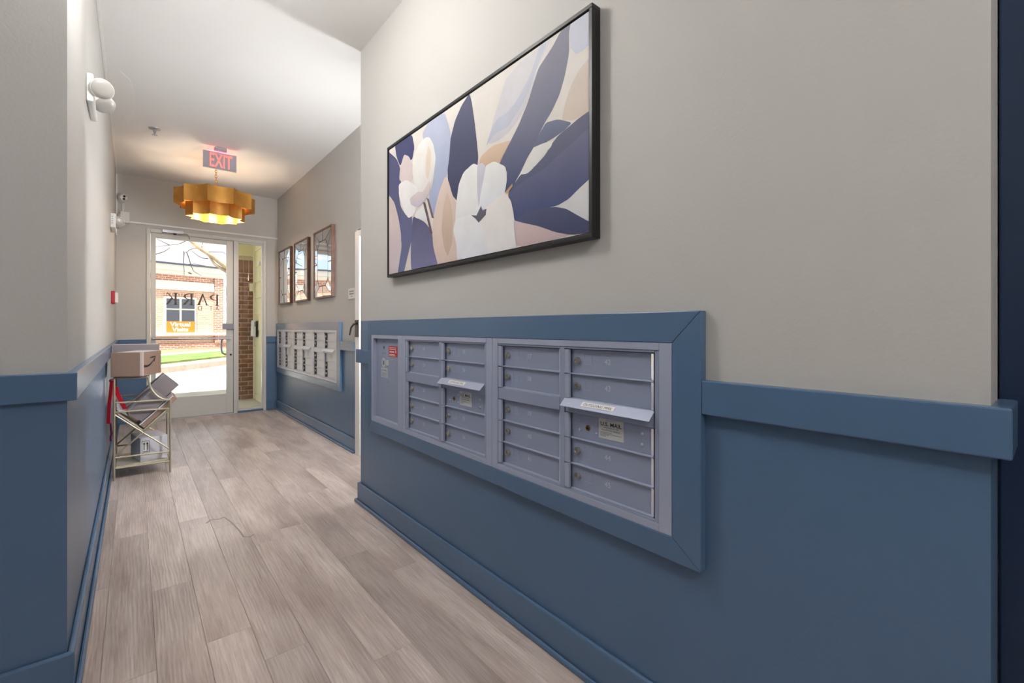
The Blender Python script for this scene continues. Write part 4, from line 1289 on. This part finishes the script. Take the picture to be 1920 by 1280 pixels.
slab('trough_panel', 'shelf_board', (-0.096, 0.462), (0.046, 0.322), 0.006, RY0 + 0.008, RY1 - 0.008, rk)
slab('trough_panel', 'shelf_board', (0.054, 0.322), (0.196, 0.462), 0.006, RY0 + 0.008, RY1 - 0.008, rk)

# cartons standing in the trough (tilted 45 degrees)
D1 = Vector((0.7071, 0.7071)); D2 = Vector((-0.7071, 0.7071))


def tilted(name, m, o, la, lb, y0, y1, label, cat, group=None):
    r = thing(name, (o[0], (y0 + y1) / 2, o[1]), label, cat, group)
    o = Vector(o); a = o + D1 * la; b = a + D2 * lb; c = o + D2 * lb
    MB().prism([tuple(o), tuple(a), tuple(b), tuple(c)], (0, 0, 0), (1, 0, 0), (0, 0, 1), (0, 1, 0), y0, y1).build('carton', m, r, 0.002)
    return r, o, a, b, c


GB = 'parcels on the metal rack'
r_, o_, a_, b_, c_ = tilted('flat_mailer', 'cardboard', (0.056, 0.3355), 0.270, 0.030, 4.17, 4.50, 'flat brown mailer lying on the right trough panel', 'parcel', GB)
e0, e1 = a_ + D2 * 0.0305, o_ + D2 * 0.0305
MB().prism([tuple(e1), tuple(e0), tuple(e0 + D2 * 0.008), tuple(e1 + D2 * 0.008)], (0, 0, 0), (1, 0, 0), (0, 0, 1), (0, 1, 0), 4.172, 4.498).build('white_sleeve', 'carton_white', r_, 0.001)
r_, o_, a_, b_, c_ = tilted('tilted_carton', 'cardboard_grey', (0.042, 0.384), 0.205, 0.110, 4.17, 4.33, 'grey-brown carton standing tilted in the rack trough', 'parcel', GB)
MB().prism([tuple(c_ + D2 * 0.0003), tuple(b_ + D2 * 0.0003), tuple(b_ + D2 * 0.002), tuple(c_ + D2 * 0.002)], (0, 0, 0), (1, 0, 0), (0, 0, 1), (0, 1, 0), 4.171, 4.329).build('top_flap', 'carton_white', r_)
r_, o_, a_, b_, c_ = tilted('tilted_carton', 'cardboard_grey', (0.042, 0.384), 0.318, 0.125, 4.345, 4.52, 'longer grey carton sticking out past the rack curve', 'parcel', GB)
MB().prism([tuple(c_ + D2 * 0.0003), tuple(b_ + D2 * 0.0003), tuple(b_ + D2 * 0.003), tuple(c_ + D2 * 0.003)], (0, 0, 0), (1, 0, 0), (0, 0, 1), (0, 1, 0), 4.346, 4.519).build('top_flap', 'carton_white', r_)


def rot_box(name, m, corner, ang, w, l, z0, z1, label, cat, group):
    """box with its nearest corner at corner; w along ang towards -x.. l going back"""
    M = Matrix.Translation((corner[0], corner[1], 0)) @ Matrix.Rotation(ang, 4, 'Z')
    r = thing(name, (corner[0], corner[1], z0), label, cat, group)
    mb = MB().box(-w, 0, 0, l, z0, z1, M)
    mb.build('carton', m, r, 0.003)
    return r, M


# carton with the arrow on top
r_, M = rot_box('arrow_carton', 'cardboard', (0.046, 4.06), math.radians(-22), 0.182, 0.30, 0.7145, 0.881, 'brown carton with black curved arrow on top of the rack', 'parcel', GB)
MB().box(-0.150, -0.002, 0.002, 0.298, 0.8815, 0.8825, M).build('top_flap', 'carton_white', r_)
MB().box(-0.014, 0.0006, -0.0008, -0.0003, 0.716, 0.880, M).build('tape', 'paper_tape', r_)
MB().box(0.0003, 0.0008, 0.0, 0.016, 0.716, 0.880, M).build('tape', 'paper_tape', r_)
# curved arrow on the side facing the hall
ar = MB()
pts = []
for j in range(9):
    t = j / 8
    pts.append((0.020 + 0.165 * t, 0.783 + 0.044 * t - 0.020 * math.sin(PI * t)))
wd = [0.008 - 0.003 * j / 8 for j in range(9)]
for j in range(8):
    (y0_, z0_), (y1_, z1_) = pts[j], pts[j + 1]
    ar.add([M @ Vector((0.0006, y0_, z0_ - wd[j])), M @ Vector((0.0006, y1_, z1_ - wd[j + 1])), M @ Vector((0.0006, y1_, z1_ + wd[j + 1])), M @ Vector((0.0006, y0_, z0_ + wd[j]))], [(0, 1, 2, 3)])
for q in ([(0.115, 0.832), (0.115, 0.842), (0.205, 0.846), (0.205, 0.836)], [(0.205, 0.846), (0.192, 0.838), (0.172, 0.805), (0.188, 0.805)]):
    ar.add([M @ Vector((0.0007, a, b)) for a, b in q], [(0, 1, 2, 3)])
ar.build('arrow_print', 'ink_black', r_)
# second carton behind it
r_, M = rot_box('back_carton', 'cardboard_grey', (0.150, 4.42), math.radians(0), 0.265, 0.135, 0.7145, 0.925, 'plain carton behind the arrow carton on the rack', 'parcel', GB)
MB().box(-0.263, -0.002, 0.002, 0.133, 0.9255, 0.9265, M).build('top_flap', 'carton_white', r_)
# white carton on the bottom shelf
r_, M = rot_box('white_carton', 'carton_white', (0.192, 4.215), math.radians(12), 0.160, 0.26, 0.094, 0.262, 'white carton with two up arrows on the bottom shelf', 'parcel', GB)
lb = MB().box(-0.152, -0.108, -0.0008, -0.0003, 0.155, 0.240, M).build('arrow_label', 'ink_black', r_)
MB().box(-0.149, -0.111, -0.0013, -0.0009, 0.158, 0.237, M).build('label_field', 'sticker_white', lb)
ar = MB()
for cxx in (-0.139, -0.121):
    ar.box(cxx - 0.0025, cxx + 0.0025, -0.0018, -0.0014, 0.174, 0.220, M)
    ar.add([M @ Vector((cxx - 0.007, -0.0016, 0.216)), M @ Vector((cxx + 0.007, -0.0016, 0.216)), M @ Vector((cxx, -0.0016, 0.233))], [(0, 1, 2)])
ar.box(-0.146, -0.114, -0.0018, -0.0014, 0.163, 0.168, M)
ar.build('up_arrows', 'ink_black', lb)


# red ribbon: one strap hanging outside the rack, one crossing the trough
def ribbon(pts, w, m, name, parent, wd=(0, 1, 0)):
    wd = Vector(wd) * w / 2
    mb = MB(); V = []
    th = Vector((0.0012, 0, 0))
    for p in pts:
        p = Vector(p)
        V += [p - wd - th, p + wd - th, p + wd + th, p - wd + th]
    F = []
    for i in range(len(pts) - 1):
        for j in range(4):
            F.append((4 * i + j, 4 * i + (j + 1) % 4, 4 * i + 4 + (j + 1) % 4, 4 * i + 4 + j))
    F += [(3, 2, 1, 0), tuple(4 * (len(pts) - 1) + j for j in range(4))]
    mb.add(V, F)
    return mb.build(name, m, parent)


rb = thing('red_ribbon', (-0.12, 4.10, 0.35), 'bright red ribbon strap tied on the rack', 'ribbon')
ribbon([(-0.116, 4.118, 0.690), (-0.118, 4.12, 0.66), (-0.122, 4.12, 0.60), (-0.128, 4.12, 0.54), (-0.131, 4.12, 0.46), (-0.132, 4.12, 0.40)], 0.032, 'ribbon_red', 'hanging_strap', rb, (0.55, -0.55, 0))
ribbon([(-0.122, 4.12, 0.405), (-0.119, 4.12, 0.36), (-0.117, 4.12, 0.33), (-0.122, 4.12, 0.31), (-0.121, 4.12, 0.28)], 0.022, 'ribbon_dark', 'strap_tail', rb, (0.4, -0.4, 0))
ribbon([(-0.096, 4.19, 0.640), (-0.090, 4.19, 0.60), (-0.075, 4.19, 0.555), (-0.058, 4.19, 0.51), (-0.045, 4.19, 0.480)], 0.03, 'ribbon_red', 'crossing_strap', rb, (0.8, -0.2, 0))
MB().lathe([(0.004, -0.012), (0.011, -0.004), (0.011, 0.004), (0.004, 0.012)], (-0.118, 4.125, 0.692), (1, 0, 0.3), 10).build('knot', 'ribbon_dark', rb)
pg = thing('paper_bag', (-0.07, 4.25, 0.44), 'crumpled white paper bag in the rack trough', 'bag', None)
MB().add([Vector(p) for p in ((-0.093, 4.20, 0.475), (-0.030, 4.20, 0.425), (-0.030, 4.33, 0.425), (-0.093, 4.33, 0.475),
                              (-0.094, 4.205, 0.560), (-0.055, 4.21, 0.490), (-0.050, 4.32, 0.496), (-0.094, 4.325, 0.566))],
         [(0, 3, 2, 1), (4, 5, 6, 7), (0, 1, 5, 4), (1, 2, 6, 5), (2, 3, 7, 6), (3, 0, 4, 7)]).build('bag', 'carton_white', pg, 0.004)


# ================================================================== outside
struct(bx('entry_slab', 'concrete', -1.2, 1.70, 6.601, 9.25, -0.20, -0.02), 'pale concrete entry slab outside the door', 'pavement')
struct(bx('entry_soffit', 'cream_trim', -1.2, 2.2, 6.63, 8.25, 2.62, 2.8), 'soffit over the entrance recess', 'soffit')

# yellow lap siding on the side of the recess
sd_ = tag(empty('siding_wall', (1.45, 7.25, -0.02)), 'yellow lap siding wall seen through the sidelight window', 'wall', None, 'structure')
bx('sheathing', 'cream_trim', 1.425, 1.60, 6.63, 7.80, -0.02, 2.61, sd_)
z = 0.075
while z < 2.60:
    z1 = min(z + 0.236, 2.61)
    MB().prism([(1.4245, z), (1.4245, z1), (1.416, z1), (1.404, z)], (0, 0, 0), (1, 0, 0), (0, 0, 1), (0, 1, 0), 6.632, 7.768).build('siding_board', 'siding_yellow', sd_)
    z += 0.236
bx('siding_board', 'siding_yellow', 1.400, 1.4245, 6.632, 7.768, -0.02, 0.070, sd_)
bx('corner_board', 'cream_trim', 1.385, 1.4245, 7.7685, 7.7990, -0.02, 2.61, sd_)

# brick pier
pr = thing('brick_pier', (1.28, 7.95, -0.02), 'brown brick pier outside the sidelight window', 'pier')
PX0, PX1, PYa, PYb = 1.13, 1.425, 7.80, 8.20
bx('mortar_core', 'mortar', PX0 + 0.006, PX1 + 0.12, PYa + 0.006, PYb - 0.006, -0.02, 2.12, pr)
bl, bh, bj = 0.192, 0.057, 0.0105
zz = -0.015
row = 0
brick_meshes = {}


def brick(w, d, hh, cx_, cy_, cz_):
    key = (round(w, 3), round(d, 3), round(hh, 3))
    if key not in brick_meshes:
        mb = MB().box(-w / 2, w / 2, -d / 2, d / 2, 0, hh)
        me_ = bpy.data.meshes.new('brick')
        me_.from_pydata([tuple(p) for p in mb.v], [], mb.f)
        me_.materials.append(MATS['brick_red'])
        brick_meshes[key] = me_
    o = link('brick', brick_meshes[key], pr, Vector((cx_, cy_, cz_)))
    b = o.modifiers.new('bevel', 'BEVEL'); b.width = 0.003; b.segments = 1


while zz + bh < 1.93:
    # front face (towards the door) and left return
    cuts = [PX0, PX0 + 0.10, PX1] if row % 2 == 0 else [PX0, PX0 + 0.195, PX1]
    for a, b in zip(cuts[:-1], cuts[1:]):
        brick(b - a - bj, 0.09, bh, (a + b) / 2, PYa + 0.044, zz)
    yc = PYa + 0.094 + (0.0 if row % 2 else 0.05)
    while yc + bl < PYb:
        brick(0.09, bl, bh, PX0 + 0.044, yc + bl / 2, zz)
        yc += bl + bj
    zz += bh + bj
    row += 1
x = PX0
while x + 0.06 < PX1 + 0.01:     # soldier course on top
    brick(0.058, 0.09, 0.19, x + 0.03, PYa + 0.044, zz)
    x += 0.068
sb = tag(empty('siding_gable', (1.28, 7.95, 2.125)), 'yellow siding above the brick pier', 'wall', None, 'structure')
bx('sheathing', 'cream_trim', 1.12, 1.60, 7.812, 8.2, 2.121, 2.61, sb)
for k in range(2):
    MB().prism([(7.811, 2.125 + k * 0.236), (7.811, 2.36 + k * 0.236), (7.803, 2.36 + k * 0.236), (7.79, 2.125 + k * 0.236)], (0, 0, 0), (0, 1, 0), (0, 0, 1), (1, 0, 0), 1.195, 1.384).build('siding_board', 'siding_yellow', sb)
bx('corner_board', 'stone_white', 1.115, 1.194, 7.785, 7.811, 2.122, 2.61, sb)

ic = thing('intercom', (1.39, 7.62, 0.91), 'grey door entry keypad on the yellow siding', 'intercom')
bx('back_box', 'black_plastic', 1.375, 1.4035, 7.55, 7.70, 0.915, 1.15, ic, 0.004)
MB().prism([(1.3745, 0.915), (1.3745, 1.165), (1.345, 1.16), (1.335, 0.93)], (0, 0, 0), (1, 0, 0), (0, 0, 1), (0, 1, 0), 7.53, 7.70).build('cover', 'white_plastic', ic, 0.006)
bx('screen', 'black_plastic', 1.36, 1.37, 7.5285, 7.5295, 1.07, 1.14, ic)
tag(bx('porch_light_box', 'cream_trim', 1.335, 1.384, 7.74, 7.7985, 1.60, 1.72, None, 0.004), 'small cream wall box on the brick pier corner', 'wall box')
pc = thing('porch_camera', (1.39, 7.30, 1.95), 'small round fixture high on the yellow siding', 'fixture')
MB().lathe([(0.03, 0), (0.03, 0.02), (0.024, 0.04), (0.006, 0.05)], (1.4045, 7.30, 1.975), (-1, 0, 0), 16).build('dome', 'white_plastic', pc)

# ground, road, curb and lawn (the street runs askew to the hallway)
sdv = Vector((0.62, 0.785)); snv = Vector((-0.785, 0.62))      # along the street, across it
c0 = Vector((0.476, 14.52))


def street(name, m, d0, d1, z0, z1, label, cat, a=-16, b=26):
    P = [c0 + sdv * a + snv * d0, c0 + sdv * b + snv * d0, c0 + sdv * b + snv * d1, c0 + sdv * a + snv * d1]
    return struct(MB().prism([tuple(p) for p in P], (0, 0, 0), (1, 0, 0), (0, 1, 0), (0, 0, 1), z0, z1).build(name, m), label, cat)


struct(bx('ground', 'asphalt_pale', -40, 40, 6.63, 60, -0.5, -0.12), 'pale asphalt street outside the door', 'road')
struct(bx('sidewalk', 'concrete', -6, 8, 9.26, 10.42, -0.119, -0.05), 'tan concrete sidewalk outside the entrance', 'pavement')
street('curb', 'curb_concrete', 0.0, 0.75, -0.119, 0.04, 'pinkish concrete curb across the street', 'curb')
street('lawn', 'grass', 0.755, 2.9, -0.119, 0.10, 'strip of green grass across the street', 'lawn')
street('far_walk', 'stone_white', 2.905, 3.5, -0.119, 0.115, 'white walkway in front of the opposite building', 'pavement')
street('planting_bed', 'earth', 3.505, 14, -0.119, 0.10, 'ground beside the opposite building', 'ground')

# opposite building; local x runs along the facade, -y faces the street
ob = thing('opposite_building', (2.064, 25.592, 0.0), 'single-storey brick building across the street', 'building')
ob.rotation_euler = (0, 0, math.radians(17))
ORG[ob] = Vector((0, 0, 0))     # its parts are given in local coordinates
bx('facade', 'brick_tan', -9, 9, 0.0, 6, -0.2, 3.42, ob)
bx('brick_base', 'brick_far_red', -9, 9, -0.10, -0.001, -0.2, 0.34, ob)
bx('frieze', 'brick_far_red', -9, 0.89, -0.06, -0.001, 3.15, 3.42, ob)
bx('pilaster', 'brick_far_red', 0.90, 2.2, -0.16, -0.001, 0.345, 3.42, ob)
bx('pale_band', 'stone_white', -9, 0.885, -0.12, -0.001, 2.76, 3.145, ob)
bx('sill_band', 'stone_white', -9, 3, -0.22, -0.001, 0.70, 0.81, ob)
bx('cornice', 'stone_white', -9.2, 9.2, -0.20, 6.2, 3.425, 3.60, ob)
bx('cornice', 'stone_white', -9.3, 9.3, -0.32, 6.3, 3.605, 3.86, ob)
bx('roof', 'roof_slate', -9.4, 9.4, -0.40, 6.4, 3.865, 3.93, ob)
for k in range(11):
    bx('soldier_brick', 'brick_far_red', -1.10 + k * 0.115, -1.10 + k * 0.115 + 0.10, -0.03, -0.001, 2.44, 2.62, ob)
wd_ = bx('window', 'stone_white', -1.10, 0.155, -0.06, -0.002, 0.815, 2.43, ob)
for (a, b, c, d) in ((-1.02, -0.525, 1.92, 2.36), (-0.44, 0.075, 1.92, 2.36), (-1.02, -0.525, 1.35, 1.86), (-0.44, 0.075, 1.35, 1.86)):
    bx('pane', 'window_dark', a, b, -0.075, -0.0605, c, d, wd_)
ps = bx('poster', 'sign_orange', -1.03, 0.085, -0.085, -0.0765, 0.845, 1.345, wd_)
text('Virtual', 'sticker_white', wd_, (-0.50, -0.086, 1.21), (1, 0, 0), (0, 0, 1), (0, -1, 0), width=0.80, height=0.19, bold=0.03, name='poster_lettering')
text('Visits', 'sticker_white', wd_, (-0.50, -0.086, 0.98), (1, 0, 0), (0, 0, 1), (0, -1, 0), width=0.64, height=0.19, bold=0.03, name='poster_lettering')
bx('meter_box', 'carton_white', 1.25, 1.41, -0.22, -0.161, 2.16, 2.33, ob)

# bare tree over the sidewalk; its trunk stands to the right, behind the brick pier
tr = thing('bare_tree', (2.55, 9.75, -0.12), 'bare tree with a pale branch over the street', 'tree')
m_ = MB(); m_.tube([(2.55, 9.75, -0.12), (2.5, 9.72, 0.6), (2.42, 9.7, 1.2), (2.38, 9.68, 1.8), (2.42, 9.7, 3.0), (2.5, 9.8, 4.4)], [0.17, 0.13, 0.115, 0.10, 0.08, 0.04], 10)
m_.build('trunk', 'bark', tr)
m_ = MB(); m_.tube([(2.385, 9.68, 1.42), (1.90, 9.6, 1.75), (1.274, 9.5, 2.125), (1.074, 9.5, 2.29), (0.857, 9.5, 2.435), (0.714, 9.5, 2.575), (0.5, 9.5, 2.85), (0.2, 9.5, 3.1)], [0.075, 0.055, 0.038, 0.034, 0.030, 0.026, 0.02, 0.01], 8)
m_.build('branch', 'bark', tr)
m_ = MB(); m_.tube([(2.0, 9.62, 1.68), (1.6, 9.55, 1.90), (1.274, 9.53, 2.06), (1.097, 9.52, 2.17), (1.011, 9.51, 2.31), (0.93, 9.5, 2.38)], [0.04, 0.036, 0.03, 0.024, 0.016, 0.010], 8)
m_.build('branch', 'bark', tr)
TW = [[(0.86, 2.43), (0.80, 2.42), (0.74, 2.39), (0.692, 2.34), (0.655, 2.33), (0.645, 2.30)],
      [(0.655, 2.335), (0.65, 2.24), (0.648, 2.14), (0.655, 2.03), (0.655, 1.94)],
      [(0.69, 2.34), (0.72, 2.25), (0.75, 2.13), (0.785, 2.03), (0.84, 1.99), (0.905, 1.955)],
      [(0.72, 2.56), (0.60, 2.47), (0.459, 2.43), (0.27, 2.385)],
      [(0.459, 2.43), (0.38, 2.47), (0.304, 2.51), (0.25, 2.57)],
      [(0.27, 2.26), (0.38, 2.31), (0.45, 2.37), (0.46, 2.40)],
      [(0.95, 2.37), (1.10, 2.385), (1.22, 2.39), (1.27, 2.35)],
      [(0.90, 2.41), (0.92, 2.52), (0.93, 2.62)],
      [(1.0, 2.26), (0.93, 2.26), (0.86, 2.29), (0.80, 2.34), (0.76, 2.37)],
      [(1.05, 2.10), (0.95, 2.13), (0.82, 2.15), (0.72, 2.14)],
      [(0.645, 2.33), (0.64, 2.36)]]
for t in TW:
    m_ = MB(); m_.tube([(a, 9.5 + 0.02 * math.sin(a * 9), b) for a, b in t], [0.0085 - 0.005 * i / (len(t) - 1) for i in range(len(t))], 5)
    m_.build('twig', 'twig_bark', tr)
bird = MB(); bird.lathe([(0.002, -0.03), (0.012, -0.015), (0.014, 0.0), (0.008, 0.02), (0.002, 0.035)], (0.735, 9.5, 1.985), (0.9, 0, -0.35), 8)
bird.build('seed_pod', 'twig_bark', tr)
